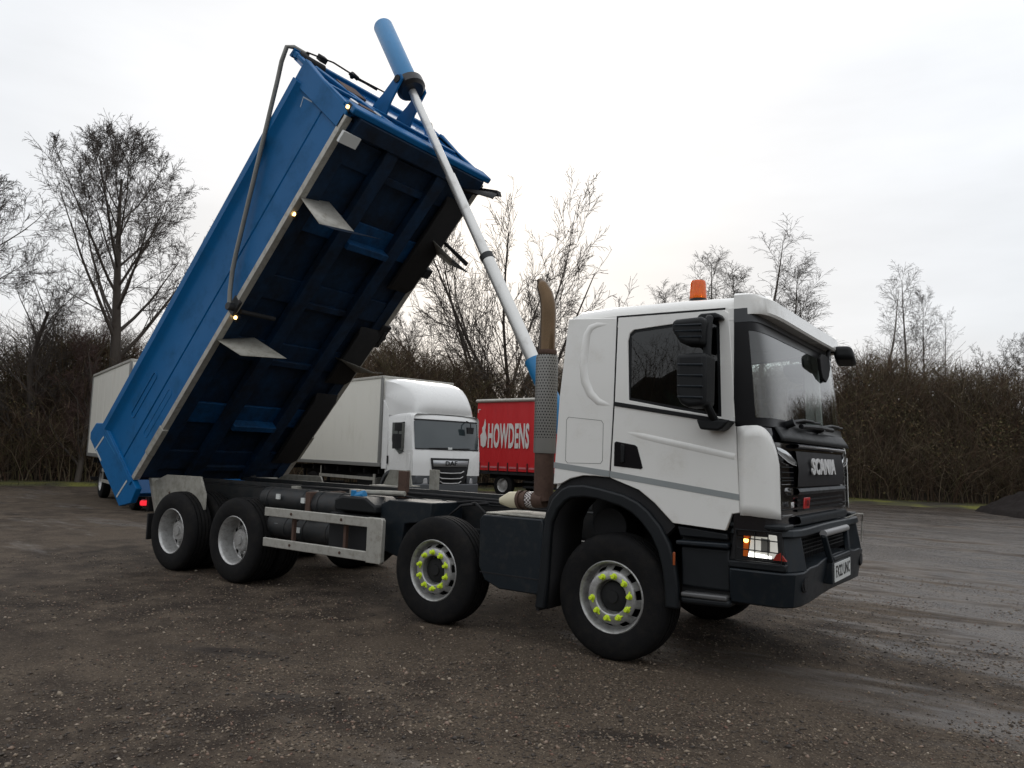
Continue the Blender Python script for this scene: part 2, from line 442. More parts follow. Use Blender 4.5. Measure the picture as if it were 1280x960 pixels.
# loose chippings on the near ground
def chippings():
    n_ = 130000
    # scatter in the wedge the camera looks at, denser near by
    d = rng.uniform(1.9, 13, n_ * 2) ; keep = rng.uniform(0, 1, n_ * 2) < np.clip(1.25 - d / 14, .2, 1); d = d[keep][:n_]
    a = rng.uniform(-.75, .75, len(d)); n_ = len(d)
    fx, fy = cf.x, cf.y; q = math.hypot(fx, fy); fx /= q; fy /= q
    X = CAM.x + d * (fx * np.cos(a) + fy * np.sin(a)); Y = CAM.y + d * (fy * np.cos(a) - fx * np.sin(a))
    cl = smooth_noise(X, Y, 1.6, 8) + .5 * smooth_noise(X, Y, 5, 9) + rng.normal(0, .25, n_)
    k = cl > -.18
    X, Y = X[k], Y[k]; n_ = len(X)
    s = rng.lognormal(-5.12, .5, n_); s = np.clip(s, .003, .021)
    Z = ground_z(X, Y) + s * .15
    octa = np.array([(1, 0, 0), (-1, 0, 0), (0, 1, 0), (0, -1, 0), (0, 0, 1), (0, 0, -1)], float)
    fc = np.array([(0, 2, 4), (2, 1, 4), (1, 3, 4), (3, 0, 4), (2, 0, 5), (1, 2, 5), (3, 1, 5), (0, 3, 5)])
    V = octa[None] * (1 + rng.uniform(-.35, .35, (n_, 6, 1))) * s[:, None, None] * np.stack([rng.uniform(.8, 1.5, n_), rng.uniform(.6, 1.1, n_), rng.uniform(.4, .75, n_)], -1)[:, None]
    th = rng.uniform(0, 6.28, n_); c, s_ = np.cos(th)[:, None], np.sin(th)[:, None]
    x = V[..., 0] * c - V[..., 1] * s_; y = V[..., 0] * s_ + V[..., 1] * c
    tl = rng.uniform(-.5, .5, n_)[:, None]
    V = np.stack([x + X[:, None], y + Y[:, None], V[..., 2] + x * tl + Z[:, None]], -1)
    F = (fc[None] + (np.arange(n_) * 6)[:, None, None]).reshape(-1, 3)
    m, t, b = new_mat('stone chippings')
    g = t.nodes.new('ShaderNodeNewGeometry'); r_ = t.nodes.new('ShaderNodeValToRGB')
    t.links.new(g.outputs['Random Per Island'], r_.inputs[0]); e = r_.color_ramp.elements
    e[0].color = (.026, .020, .016, 1); e[1].color = (.42, .36, .28, 1); e[1].position = 1
    for p_, c_ in ((.40, (.055, .040, .028, 1)), (.68, (.12, .090, .062, 1)), (.86, (.24, .19, .135, 1)), (.96, (.13, .06, .04, 1))):
        x_ = e.new(p_); x_.color = c_
    t.links.new(r_.outputs[0], b.inputs['Base Color']); b.inputs['Roughness'].default_value = .6
    o = np_mesh('loose_chippings', V.reshape(-1, 3), F, 3, m); tag(o, 'loose brown and grey stone chippings scattered over the wet yard', 'gravel', kind='stuff')
chippings()
# ------------------------------------------------------------------ the tipper truck (root on the ground under the first axle, x forward)
T = empty('tipper_truck', (0, 0, 0))
tag(T, 'white cabbed eight wheel tipper lorry with its blue body raised on a front ram', 'tipper lorry')
AX = [0.0, -1.918, -5.108, -6.45]
WR = .506

# ---- wheels
tyre_prof = [(.283, .125), (.297, .146), (.34, .158), (.40, .159), (.445, .152), (.478, .142), (.497, .125), (.505, .105), (.509, .084),
             (.497, .083), (.497, .068), (.511, .067), (.512, .034), (.499, .033), (.499, .018), (.512, .017)]
tyre_prof = tyre_prof + [(r, -z) for r, z in reversed(tyre_prof)]
def tyre_mb(): return MB().lathe(tyre_prof, 72)
def front_rim_mb():
    m = MB()
    prof = [(.284, .12), (.292, .140), (.286, .146), (.278, .138), (.268, .112), (.262, .08), (.252, .062), (.246, .066), (.216, .118), (.207, .132), (.196, .139),
            (.148, .139), (.141, .132), (.139, .05), (.10, .045), (.0, .04)]
    m.lathe(prof, 60, skip=lambda k, i: (k == 7) and (i % 6) in (0, 1, 2))
    return m
def hub_mb():
    m = MB(); m.lathe([(.128, .05), (.122, .085), (.10, .10), (.055, .105), (.05, .118), (.0, .12)], 32)
    m.lathe([(.25, .02), (.25, -.10), (.10, -.1)], 40)     # brake drum seen through the holes
    return m
def rear_rim_mb():
    m = MB()
    prof = [(.284, .12), (.292, .140), (.286, .146), (.277, .137), (.270, .12), (.264, .06), (.258, .0), (.250, -.035), (.238, -.045), (.180, -.025), (.170, -.02), (.135, -.02), (.13, -.03), (.0, -.03)]
    m.lathe(prof, 60, skip=lambda k, i: (k == 8) and (i % 6) in (0, 1, 2))
    return m
def rear_hub_mb():
    m = MB(); m.lathe([(.13, -.03), (.128, .03), (.118, .045), (.06, .05), (.055, .07), (.0, .072)], 32)
    for k in range(10):
        a = R(36 * k + 10); m.cyl((.162 * math.cos(a), .162 * math.sin(a), -.02), (.155 * math.cos(a), .155 * math.sin(a), .02), .014, n=6)
    m.lathe([(.245, -.08), (.245, -.2), (.10, -.2)], 40)
    return m
cap_me = None
def wheel(x, y, near, kind, caps=0, steer=0.0, tyres=1):
    ro = (R(90), 0, R(steer)) if near else (R(-90), 0, R(steer))
    w = tyre_mb().build('wheel', rubber, T, smooth=40, loc=(x, y, WR), rot=ro)
    if near or kind == 'front':
        if kind == 'front':
            front_rim_mb().build('rim', rim_front, w, smooth=35, solid=.006); hub_mb().build('hub', pit_black, w)
        else:
            rear_rim_mb().build('rim', rim_silver, w, smooth=35, solid=.006); rear_hub_mb().build('hub', rim_silver, w)
    global cap_me
    for k in range(caps):
        a = R(36 * k + 17 + caps * 3)
        if cap_me is None:
            m = MB(); m.cyl((0, 0, 0), (0, 0, .012), .026, .024, n=12); m.cyl((0, 0, .01), (0, 0, .045), .019, .015, n=10); m.hexa([(.005, -.013, .0), (.04, -.006, .0), (.04, .006, .0), (.005, .013, .0), (.005, -.01, .012), (.038, -.004, .01), (.038, .004, .01), (.005, .01, .012)])
            c = m.build('wheel_nut_pointer', lime, w, smooth=40, bevel=.003); cap_me = c
        else:
            c = cap_me.copy(); COL.objects.link(c); c.parent = w
        jit = random.uniform(-.5, .5)
        c.location = (.172 * math.cos(a), .172 * math.sin(a), .138); c.rotation_euler = (0, 0, a + jit + math.pi / 2)
    return w
# front axles
for i, x in enumerate(AX[:2]):
    w = wheel(x, -1.055, True, 'front', 0)
    for k in range(10):
        if (i == 0 and k == 4): continue
        a = R(36 * k + (8 if i == 0 else 20))
        if cap_me is None:
            m = MB(); m.cyl((0, 0, 0), (0, 0, .012), .027, .025, n=12); m.cyl((0, 0, .01), (0, 0, .045), .020, .016, n=10)
            m.hexa([(.005, -.014, .0), (.042, -.006, .0), (.042, .006, .0), (.005, .014, .0), (.005, -.011, .02), (.040, -.004, .014), (.040, .004, .014), (.005, .011, .02)])
            c = m.build('wheel_nut_pointer', lime, w, smooth=40, bevel=.003); cap_me = c
        else:
            c = cap_me.copy(); COL.objects.link(c); c.parent = w
        c.location = (.171 * math.cos(a), .171 * math.sin(a), .138)
        c.rotation_euler = (0, 0, a + random.uniform(-.4, .4) + math.pi / 2)
    wheel(x, 1.055, False, 'front')
for i, x in enumerate(AX[2:]):
    w = wheel(x, -1.055, True, 'rear')
    if i == 0:
        c = cap_me.copy(); COL.objects.link(c); c.parent = w; a = R(8)
        c.location = (.165 * math.cos(a), .165 * math.sin(a), .0)
    wheel(x, -.70, True, 'inner'); wheel(x, .70, False, 'inner'); wheel(x, 1.055, False, 'rear')

# ---- chassis frame, axles, cross members
m = MB()
for sy in (-1, 1):
    m.box(-7.25, 1.05, sy * .435 - .04, sy * .435 + .04, .86, 1.10)
    m.box(-7.25, .9, sy * .42 - .06, sy * .42 + .06, 1.10, 1.115)
for x in (-7.2, -6.6, -5.8, -5.0, -4.2, -3.4, -2.6, -1.9, -1.0, .0, .8):
    m.box(x, x + .08, -.40, .40, .90, 1.06)
for x in AX:
    m.cyl((x, -.62, WR), (x, .62, WR), .075, n=14)
for x in AX[2:]:
    m.lathe([], 3) if False else None
    m.cyl((x, -.22, WR), (x, .22, WR), .21, n=18)
    m.box(x - .12, x + .12, -.62, -.48, WR + .02, .86); m.box(x - .12, x + .12, .48, .62, WR + .02, .86)
for x in AX[:2]:
    m.box(x - .75, x + .75, -.56, -.48, .66, .72); m.box(x - .75, x + .75, .48, .56, .66, .72)
    m.box(x - .5, x + .5, -.56, -.48, .62, .66); m.box(x - .06, x + .06, -.9, .9, WR - .09, WR + .02)
m.cyl((-4.9, 0, .6), (-1.0, 0, .85), .06, n=12)
m.build('chassis_frame', chassis_m, T, bevel=.004)
# sub frame rail of the tipping gear with brackets, hoses and small cylinders
m = MB()
for sy in (-1, 1): m.box(-7.3, -1.0, sy * .43 - .035, sy * .43 + .035, 1.118, 1.17)
m.build('sub_frame', chassis_m, T, bevel=.004)
m = MB()
m.tube([(-4.6, -.62, 1.17), (-3.8, -.60, 1.165), (-3.0, -.58, 1.18), (-2.2, -.55, 1.175), (-1.3, -.6, 1.17)], .016, 8)
m.tube([(-4.2, -.66, 1.05), (-3.4, -.64, 1.12), (-2.9, -.62, 1.15), (-2.3, -.66, 1.10), (-1.9, -.6, 1.15), (-1.3, -.66, 1.15)], .012, 8)
m.tube([(-2.45, -.7, 1.0), (-2.3, -.62, 1.13), (-2.15, -.72, 1.12), (-2.1, -.8, .98), (-2.0, -.7, 1.1), (-1.7, -.62, 1.14)], .014, 8)
m.tube([(-1.95, -.6, 1.12), (-1.8, -.72, 1.14), (-1.65, -.7, 1.02), (-1.5, -.8, 1.05)], .013, 8)
m.build('air_hose', pit_black, T)
m = MB()
m.box(-2.98, -2.86, -.62, -.56, 1.12, 1.42)
m.build('body_rest_bracket', rust, T, bevel=.004)
m = MB(); m.box(-3.42, -3.30, .40, .46, 1.17, 1.42)
m.build('body_rest_bracket', alu_dull, T, bevel=.004)
# ram valve and front small tank behind side guard
m = MB(); m.tube([(-3.35, -.85, 1.17), (-3.0, -.83, 1.18), (-2.7, -.8, 1.185)], .028, 10); m.box(-3.45, -3.3, -.9, -.8, 1.13, 1.2)
m.build('valve_rod', alu_dull, T, bevel=.004)
m = MB(); m.cyl((-3.28, -1.0, 1.12), (-3.12, -.98, 1.16), .045, n=14); m.cyl((-3.25, -1.02, 1.10), (-3.25, -1.02, 1.20), .03, n=10)
m.build('filler_cap', blue_ram, T, bevel=.004)
m = MB(); m.prism([(-3.42, .98), (-3.42, 1.10), (-3.3, 1.14), (-2.95, 1.14), (-2.80, 1.06), (-2.78, .98)], -1.14, -.7)
m.build('battery_lid', black_plastic, T, bevel=.02)
m = MB(); m.prism([(-2.80, .62), (-2.80, 1.08), (-2.68, 1.13), (-2.1, 1.13), (-2.1, .95), (-2.45, .9), (-2.5, .55)], -1.05, -.55)
m.build('battery_box', steel_dark, T, bevel=.01)
m = MB(); m.box(-3.55, -2.85, -1.08, -.6, .52, .95)
m.build('tool_box', pit_black, T, bevel=.01)
# air tanks lying along the frame
def tank(x0, x1, y, z, r):
    m = MB(); prof = [(x0 - .05, .0), (x0 - .045, r * .5), (x0 - .02, r * .85), (x0 + .02, r)]
    pts = [(p[0], y, z) for p in prof] + [(x1 - .02, y, z), (x1 + .02, y, z), (x1 + .045, y, z), (x1 + .05, y, z)]
    m.tube(pts, [.001, r * .5, r * .85, r, r, r * .85, r * .5, .001], 24)
    for xx in (x0 + .12, x1 - .12): m.cyl((xx, y, z), (xx + .03, y, z), r + .006, n=24)
    return m.build('air_tank', chassis_m, T, smooth=30)
tanks = [tank(-4.9, -4.02, -.88, 1.02, .135), tank(-3.98, -3.42, -.88, 1.0, .15), tank(-4.9, -4.25, -.93, .70, .135), tank(-4.18, -3.55, -.9, .69, .15)]
for (x, z) in ((-4.50, 1.06), (-4.05, 1.04), (-4.50, .72), (-4.1, .70)):
    m = MB(); m.box(x - .03, x + .03, -1.055, -1.035, z - .03, z + .03); m.build('tank_label', white_plate, T)
m = MB()
m.box(-4.02, -3.94, -1.04, -.5, .86, 1.14)
m.build('tank_bracket', rust, T, bevel=.004)
for x0 in (-4.07, -3.22):
    m = MB(); m.box(x0, x0 + .04, -1.17, -1.13, .50, .94); m.build('side_guard_stay', rust, T, bevel=.004)
# ---- aluminium side guard (both sides)
def side_guard(sy):
    m = MB()
    for z0, z1 in ((.845, .945), (.50, .60)):
        m.box(-4.50, -2.80, min(sy * 1.19, sy * 1.225), max(sy * 1.19, sy * 1.225), z0, z1)
    pm = []
    m.prism([(-2.802, .49), (-2.802, .95), (-2.60, .95), (-2.585, .93), (-2.585, .51), (-2.60, .49)], sy * 1.18, sy * 1.235)
    o = m.build('side_guard', alu, T, bevel=.008)
    for x in (-4.02, -3.2):
        for z in (.895, .55): q = MB(); q.cyl((x, sy * 1.22, z), (x, sy * 1.232, z), .016, n=8); q.build('bolt', rust, o)
side_guard(-1); side_guard(1)
# ---- side tank / battery cover between the front axles
m = MB()
m.prism([(-1.33, .62), (-1.335, 1.04), (-1.30, 1.085), (-.66, 1.085), (-.64, 1.05), (-.64, .44), (-1.10, .44), (-1.26, .50)], -1.245, -.75)
o = m.build('side_cover_box', steel_dark, T, bevel=.012)
m = MB(); m.prism([(-1.30, 1.090), (-.62, 1.090), (-.62, 1.105), (-1.30, 1.105)], -1.20, -.70); m.build('top_tread', alu_dull, o, bevel=.004)
m = MB(); m.box(-1.31, -.66, -1.249, -1.243, .565, .575); m.build('seam', pit_black, o)
# air intake elbow on top of the cover
m = MB(); m.tube([(-1.30, -.98, 1.20), (-1.2, -.96, 1.215), (-1.08, -.95, 1.22)], [.03, .075, .078], 18)
ai = m.build('intake_elbow', mat('cream plastic', (.55, .50, .36), .55, dirt=.3, dirtcol=(.2, .16, .1)), T, smooth=40)
m = MB(); m.cyl((-1.10, -.95, 1.22), (-1.07, -.95, 1.222), .088, n=20); m.cyl((-1.03, -.95, 1.222), (-1.0, -.95, 1.225), .088, n=20); m.build('clamp', rust, ai)
m = MB(); m.tube([(-1.08, -.95, 1.22), (-.92, -.95, 1.23), (-.82, -.95, 1.24)], .074, 18); ex_e = m.build('exhaust_pipe', rust, T)
m = MB(); m.tube([(-1.0, -.95, 1.225), (-.93, -.95, 1.23)], .0765, 20)
wt, tt, tb = new_mat('woven heat wrap')
_v = tt.nodes.new('ShaderNodeTexChecker'); _v.inputs['Scale'].default_value = 55; _v.inputs['Color1'].default_value = (.55, .52, .5, 1); _v.inputs['Color2'].default_value = (.05, .03, .03, 1)
_c = tt.nodes.new('ShaderNodeTexCoord'); tt.links.new(_c.outputs['Object'], _v.inputs['Vector']); tt.links.new(_v.outputs[0], tb.inputs['Base Color'])
m.build('heat_wrap', wt, ex_e)
# ---- exhaust stack
EX, EY = -.85, -.93
m = MB()
m.tube([(EX + .02, EY, 1.22), (EX, EY, 1.32), (EX, EY, 1.70)], [.085, .09, .092], 22)
ex = m.build('exhaust_stack', rust, T)
m = MB(); m.lathe([(.100, 1.66), (.104, 1.68), (.104, 2.54), (.098, 2.57), (.07, 2.575)], 30)
sm, t, b = new_mat('perforated heat shield'); n = t.nodes.new; l = t.links.new
c = n('ShaderNodeTexCoord'); s3 = n('ShaderNodeSeparateXYZ'); l(c.outputs['Object'], s3.inputs[0])
at = n('ShaderNodeMath'); at.operation = 'ARCTAN2'; l(s3.outputs[1], at.inputs[0]); l(s3.outputs[0], at.inputs[1])
def MM(op, a, b_=None):
    x = n('ShaderNodeMath'); x.operation = op
    for i, q in ((0, a), (1, b_)):
        if q is None: continue
        if isinstance(q, (int, float)): x.inputs[i].default_value = q
        else: l(q, x.inputs[i])
    return x.outputs[0]
av = MM('MULTIPLY', at.outputs[0], 24 / 6.28318); zv = MM('MULTIPLY', s3.outputs[2], 38)
row = MM('FLOOR', zv); av2 = MM('ADD', av, MM('MULTIPLY', MM('MODULO', row, 2), .5))
da = MM('SUBTRACT', MM('FRACT', MM('ADD', av2, 100)), .5); dz = MM('SUBTRACT', MM('FRACT', zv), .5)
rr = MM('SQRT', MM('ADD', MM('MULTIPLY', da, da), MM('MULTIPLY', dz, dz)))
hole = MM('MULTIPLY', MM('LESS_THAN', rr, .27), MM('GREATER_THAN', s3.outputs[2], 1.80))
cm = n('ShaderNodeMix'); cm.data_type = 'RGBA'; l(hole, cm.inputs[0]); cm.inputs[6].default_value = (.23, .225, .21, 1); cm.inputs[7].default_value = (.012, .012, .012, 1)
l(cm.outputs[2], b.inputs['Base Color']); b.inputs['Metallic'].default_value = .3; b.inputs['Roughness'].default_value = .42
m.build('heat_shield', sm, ex, smooth=40, loc=(EX, EY, 0))
m = MB(); prof = [(EX, EY, 2.56), (EX, EY, 2.62), (EX, EY, 2.95), (EX - .005, EY, 3.05), (EX - .03, EY, 3.15), (EX - .075, EY, 3.24), (EX - .105, EY, 3.30)]
m.tube(prof, [.082, .072, .072, .071, .066, .055, .030], 24, caps=False)
m.build('tail_pipe', brown_pipe, ex, solid=.004)
m = MB(); m.lathe([(.088, 2.58), (.092, 2.6), (.088, 2.62)], 24); m.build('clamp', rust, ex, loc=(EX, EY, 0))

# ---------------------------------------------------------------- cab
XR = 1.03
NN = 8.0
def spf(t, xf, xr=XR, w=1.25, nn=8.0):
    a = t * math.pi / 2
    return (xr + (xf - xr) * abs(math.cos(a)) ** (2 / nn), math.copysign(w * abs(math.sin(a)) ** (2 / nn), t))
def xfront(z):
    zs = [1.0, 1.2, 1.6, 1.85, 1.92, 2.3, 2.72, 2.95]; xs = [1.355, 1.365, 1.355, 1.335, 1.305, 1.26, 1.195, 1.18]
    return float(np.interp(z, zs, xs))
def FS(t, z, off=0.0):
    x, y = spf(t, xfront(z) + off, w=1.25 + off * .5)
    return (x, y, z)
def t_of_y(y): # inverse for |y| < w
    return math.copysign(math.asin(min(1, (abs(y) / 1.25) ** (NN / 2))) / (math.pi / 2), y)
TS = [t_of_y(y) for y in (-1.25, -1.24999, -1.2499, -1.248, -1.24, -1.225, -1.20, -1.17, -1.13, -1.08, -1.0, -.9, -.75, -.6, -.4, -.2, 0, .2, .4, .6, .75, .9, 1.0, 1.08, 1.13, 1.17, 1.20, 1.225, 1.24, 1.248, 1.2499, 1.24999, 1.25)]
# white side panels
arch = [(.551, 1.149), (.399, 1.292), (.254, 1.392), (.006, 1.469), (-.13, 1.482), (-.254, 1.481), (-.38, 1.45), (-.468, 1.402)]
win = [(.16, 2.11), (.145, 2.60), (.16, 2.66), (.20, 2.69), (.87, 2.735), (.905, 2.72), (.915, 2.68), (.935, 1.97), (.55, 2.035)]
doorp = [(.002, 1.474), (.031, 2.089), (.049, 2.802), (.955, 2.79), (.99, 2.765), (1.049, 1.90), (1.082, 1.262), (1.02, 1.25), (.975, 1.125), (.551, 1.149), (.399, 1.292), (.254, 1.392)]
rearp = [(-.546, 1.396), (-.505, 2.157), (-.432, 2.83), (.042, 2.80), (.024, 2.089), (-.005, 1.476), (-.13, 1.482), (-.254, 1.481), (-.38, 1.45), (-.468, 1.402)]
shell = MB()
# roof, rear wall and structure: loops of the cab cross-section (x along, rounded roof shoulders)
def roof_loop(x, zt, w=1.22, r=.12):
    pts = [(x, -w - .03, zt - .20), (x, -w - .02, zt - .10)]
    for k in range(6):
        a = R(180 - 18 * k); pts.append((x, -w + r + r * math.cos(a) - .0, zt - r + r * math.sin(a)))
    half = pts
    full = half + [(p[0], -p[1], p[2]) for p in reversed(half)]
    return full
secs = [roof_loop(-.44, 2.81, 1.20, .1), roof_loop(-.42, 2.87), roof_loop(-.36, 2.905), roof_loop(0, 2.92), roof_loop(.6, 2.918), roof_loop(1.04, 2.905)]
vs = [p for s_ in secs for p in s_]; k = len(secs[0]); fs = []
for i in range(len(secs) - 1):
    for j in range(k - 1): fs.append((i * k + j, (i + 1) * k + j, (i + 1) * k + j + 1, i * k + j + 1))
fs.append(tuple(range(k)))
shell.add(vs, fs)
# rear wall
shell.hexa([(-.54, -1.20, 1.35), (-.50, -1.20, 1.35), (-.50, 1.20, 1.35), (-.54, 1.20, 1.35), (-.43, -1.18, 2.86), (-.38, -1.18, 2.86), (-.38, 1.18, 2.86), (-.43, 1.18, 2.86)])
cab = shell.build('cab_roof', white_paint, T, smooth=30)
for sy in (-1, 1):
    m = MB(); m.prism(rearp, sy * 1.25, sy * 1.215)
    rp = m.build('rear_side_panel', white_paint, T, bevel=.006, seg=2)
    if sy < 0:
        # moulded recess border sweeping from roof to door
        m = MB(); P = [(-.05, 2.755), (-.15, 2.755), (-.21, 2.735), (-.245, 2.68), (-.262, 2.56), (-.272, 2.40), (-.255, 2.28), (-.20, 2.17), (-.12, 2.10), (-.01, 2.07)]
        m.tube([(x, -1.198, z) for x, z in P], [.052, .057, .060, .063, .065, .066, .066, .064, .060, .052], 36)
        m.build('moulding', white_paint, rp, smooth=60)
        m = MB(); hp = [(-.43, 1.60), (-.43, 1.95), (-.41, 1.975), (-.09, 1.945), (-.07, 1.92), (-.07, 1.61), (-.09, 1.585), (-.41, 1.58)]
        ins = [(-.427, 1.603), (-.427, 1.948), (-.408, 1.972), (-.092, 1.942), (-.073, 1.918), (-.073, 1.612), (-.092, 1.588), (-.408, 1.583)]
        m.prism(hp, -1.2515, -1.2490, holes=[list(reversed(ins))]); lk = m.build('locker_seam', mat('panel gap', (.10, .10, .095), .7), rp)
        m = MB(); m.prism([(-.545, 1.535), (-.545, 1.585), (-.006, 1.530), (-.006, 1.480)], -1.2525, -1.2505); m.build('stripe', grey_stripe, rp)
    m = MB(); m.prism(doorp, sy * 1.252, sy * 1.215, holes=[list(reversed(win))])
    dr = m.build('door', white_paint, T, bevel=.006, seg=2)
    if sy < 0:
        m = MB(); m.prism([(.006, 1.48), (.030, 2.085), (.046, 2.80), (.956, 2.79), (.960, 2.806), (.036, 2.816), (.020, 2.085), (-.004, 1.48)], -1.2512, -1.230); m.prism([(1.050, 1.905), (1.083, 1.26), (1.090, 1.26), (1.057, 1.905)], -1.2512, -1.230); m.build('door_gap', pit_black, dr)
    m = MB(); m.prism(win, sy * 1.238, sy * 1.230); m.build('window', glass('side window glass', (.16, .19, .19), .8, 1.5) if sy < 0 else glass('far window glass', (.86, .9, .9), .9, 1.4), dr)
    m = MB(); m.prism([(.16, 2.11), (.145, 2.60), (.16, 2.66), (.20, 2.69), (.87, 2.735), (.905, 2.72), (.915, 2.68), (.935, 1.97), (.55, 2.035)], sy * 1.243, sy * 1.239,
                      holes=[[(.93 - .02, 1.995), (.89, 2.67), (.86, 2.712), (.205, 2.668), (.168, 2.64), (.172, 2.13), (.55, 2.058)]]); m.build('window_seal', black_plastic, dr)
    if sy < 0:
        m = MB(); m.hexa([(.03, -1.262, 2.065), (.03, -1.248, 2.065), (1.0, -1.248, 1.912), (1.0, -1.262, 1.912), (.03, -1.262, 2.10), (.03, -1.248, 2.10), (1.0, -1.248, 1.945), (1.0, -1.262, 1.945)])
        m.build('belt_trim', black_plastic, dr, bevel=.004)
        m = MB(); m.prism([(.037, 1.57), (.037, 1.762), (.055, 1.772), (.225, 1.745), (.245, 1.73), (.295, 1.565), (.28, 1.553)], -1.2560, -1.2515)
        hd = m.build('door_handle', black_gloss, dr, bevel=.003)
        m = MB(); m.prism([(.10, 1.60), (.10, 1.75), (.135, 1.745), (.135, 1.60)], -1.268, -1.254); m.build('grip', black_plastic, hd, bevel=.008)
        m = MB(); m.prism([(.0, 1.529), (1.074, 1.397), (1.077, 1.352), (.0, 1.479)], -1.2545, -1.2525); m.build('stripe', grey_stripe, dr)
        # pressed character line
        m = MB(); m.tube([(.05, -1.195, 1.866), (.3, -1.195, 1.815), (.7, -1.195, 1.737), (1.04, -1.195, 1.672)], [.054, .062, .063, .062], 40); m.build('crease', white_paint, dr, smooth=60)
    # A pillar and inner black door frame
    m = MB(); m.prism([(.985, 2.80), (1.048, 2.80), (1.10, 1.90), (1.045, 1.90)], sy * 1.248, sy * 1.20); m.build('pillar', white_paint, T, bevel=.004)
# black lower structure behind the skirts and front
m = MB()
m.box(-.50, 1.00, -1.19, 1.19, 1.10, 1.22) if False else None
m.box(.60, 1.25, -1.16, 1.16, .60, 1.22); m.box(-.50, .60, -.62, .62, 1.02, 1.60)
m.box(-.5, .6, -1.205, -.6, 1.50, 1.66); m.box(-.5, .6, .6, 1.205, 1.50, 1.66); m.box(.56, 1.2, -1.20, 1.20, 1.16, 1.70)
m.build('cab_underside', pit_black, T)
# interior: floor pan, dashboard, seats, wheel
m = MB(); m.box(.60, 1.20, -1.15, 1.15, 1.70, 1.86); m.prism([(.80, 1.86), (.86, 1.97), (1.05, 1.98), (1.22, 1.90), (1.22, 1.86)], -1.12, 1.12)
m.build('dashboard', mat('dash grey', (.035, .035, .038), .6), T, bevel=.01)
for yy, nm in ((-.70, 0), (.72, 1)):
    m = MB(); m.box(-.05, .42, yy - .25, yy + .25, 1.66, 1.86); m.hexa([(-.10, yy - .25, 1.86), (.05, yy - .25, 1.86), (.05, yy + .25, 1.86), (-.10, yy + .25, 1.86), (-.22, yy - .2, 2.45), (-.10, yy - .2, 2.45), (-.10, yy + .2, 2.45), (-.22, yy + .2, 2.45)])
    m.box(-.20, -.10, yy - .13, yy + .13, 2.48, 2.66)
    m.build('seat', mat('seat cloth', (.12, .13, .13), .85, var=.3, scale=20), T, bevel=.03, seg=3)
m = MB(); ring = [(.72 + .20 * math.cos(a) * math.sin(R(25)) , -.70 + .22 * math.sin(a), 2.03 + .2 * math.cos(a)) for a in np.linspace(0, 2 * math.pi, 29)]
m.tube(ring, .018, 8); m.cyl((.90, -.70, 1.85), (.72, -.70, 2.03), .03, n=10); m.box(.70, .74, -.88, -.52, 2.015, 2.045); m.build('steering_wheel', black_plastic, T)
m = MB(); m.box(-.37, -.36, -1.15, 1.15, 1.66, 2.82); m.build('cab_back_trim', mat('grey trim', (.24, .26, .24), .8), T)
m = MB(); m.box(-.4, 1.05, -1.16, 1.16, 2.80, 2.815); m.build('cab_headlining', mat('headlining', (.22, .22, .21), .9), T)
# hi-vis coat hanging on a seat, seen pale green through the screen
m = MB(); m.hexa([(.10, -.35, 1.95), (.22, -.35, 1.95), (.22, .10, 1.92), (.10, .10, 1.92), (.0, -.30, 2.30), (.08, -.30, 2.30), (.08, .02, 2.26), (.0, .02, 2.26)])
m.build('hanging_coat', mat('green cloth', (.16, .34, .27), .9), T, bevel=.04, seg=3)
# black front apron surface
m = MB(); zs = [1.10, 1.16, 1.3, 1.5, 1.65, 1.76, 1.85, 1.91]
m.grid(lambda t, z: FS(t, z, -.012), TS, zs); apron = m.build('front_apron', black_gloss, T, smooth=40)
# white corner panels
def corner(sy):
    m = MB(); ys = [1.2499, 1.2495, 1.247, 1.242, 1.232, 1.222, 1.205, 1.19, 1.17, 1.155, 1.145]
    tops = [1.905, 1.907, 1.907, 1.90, 1.885, 1.86, 1.825, 1.785, 1.73, 1.68, 1.62]; bots = [1.245, 1.242, 1.24, 1.238, 1.236, 1.234, 1.232, 1.230, 1.228, 1.226, 1.225]
    def pt(i, j):
        z = bots[i] + (tops[i] - bots[i]) * j / 8
        yin = .008 * max(0, (z - 1.4)) if i == len(ys) - 1 else 0
        return FS(sy * abs(t_of_y(ys[i])), z, .008)
    # side extension back to the door seam
    P = []
    xs_b = [(1.084, 1.245, 1.895), (1.12, 1.245, 1.905)]
    m.grid(lambda i, j: (xs_b[i][0] - (j / 8 * .028 if i == 0 else 0), sy * 1.2545, xs_b[i][1] + (xs_b[i][2] - xs_b[i][1]) * j / 8) if i < 2 else pt(i - 2, j), range(len(ys) + 2), range(9))
    cp = m.build('corner_panel', white_paint, T, smooth=50, solid=.008)
    return cp
for sy in (-1, 1): corner(sy)
# windscreen: black frit surround and clear glass
ws_gl = glass('windscreen glass', (.84, .92, .91), 1.0, 1.6)
zsw = [1.925, 2.0, 2.1, 2.2, 2.3, 2.4, 2.5, 2.6, 2.70]
TG = [t for t in TS if abs(t) <= abs(t_of_y(1.2485))]
m = MB(); m.grid(lambda t, z: FS(t, z, .0), TG, zsw); ws = m.build('windscreen', ws_gl, T, smooth=60)
m = MB()
for sy in (-1, 1):
    tt_ = [sy * abs(t_of_y(y)) for y in (1.25, 1.249999, 1.24999, 1.2499, 1.2492, 1.2475)]
    m.grid(lambda t, z: FS(t, z, .003), tt_, zsw)
m.grid(lambda t, z: FS(t, z, .004), TS, [2.615, 2.65, 2.70]); m.grid(lambda t, z: FS(t, z, .004), TS, [1.90, 1.93, 1.965])
m.build('screen_border', frit_black, ws, smooth=60)
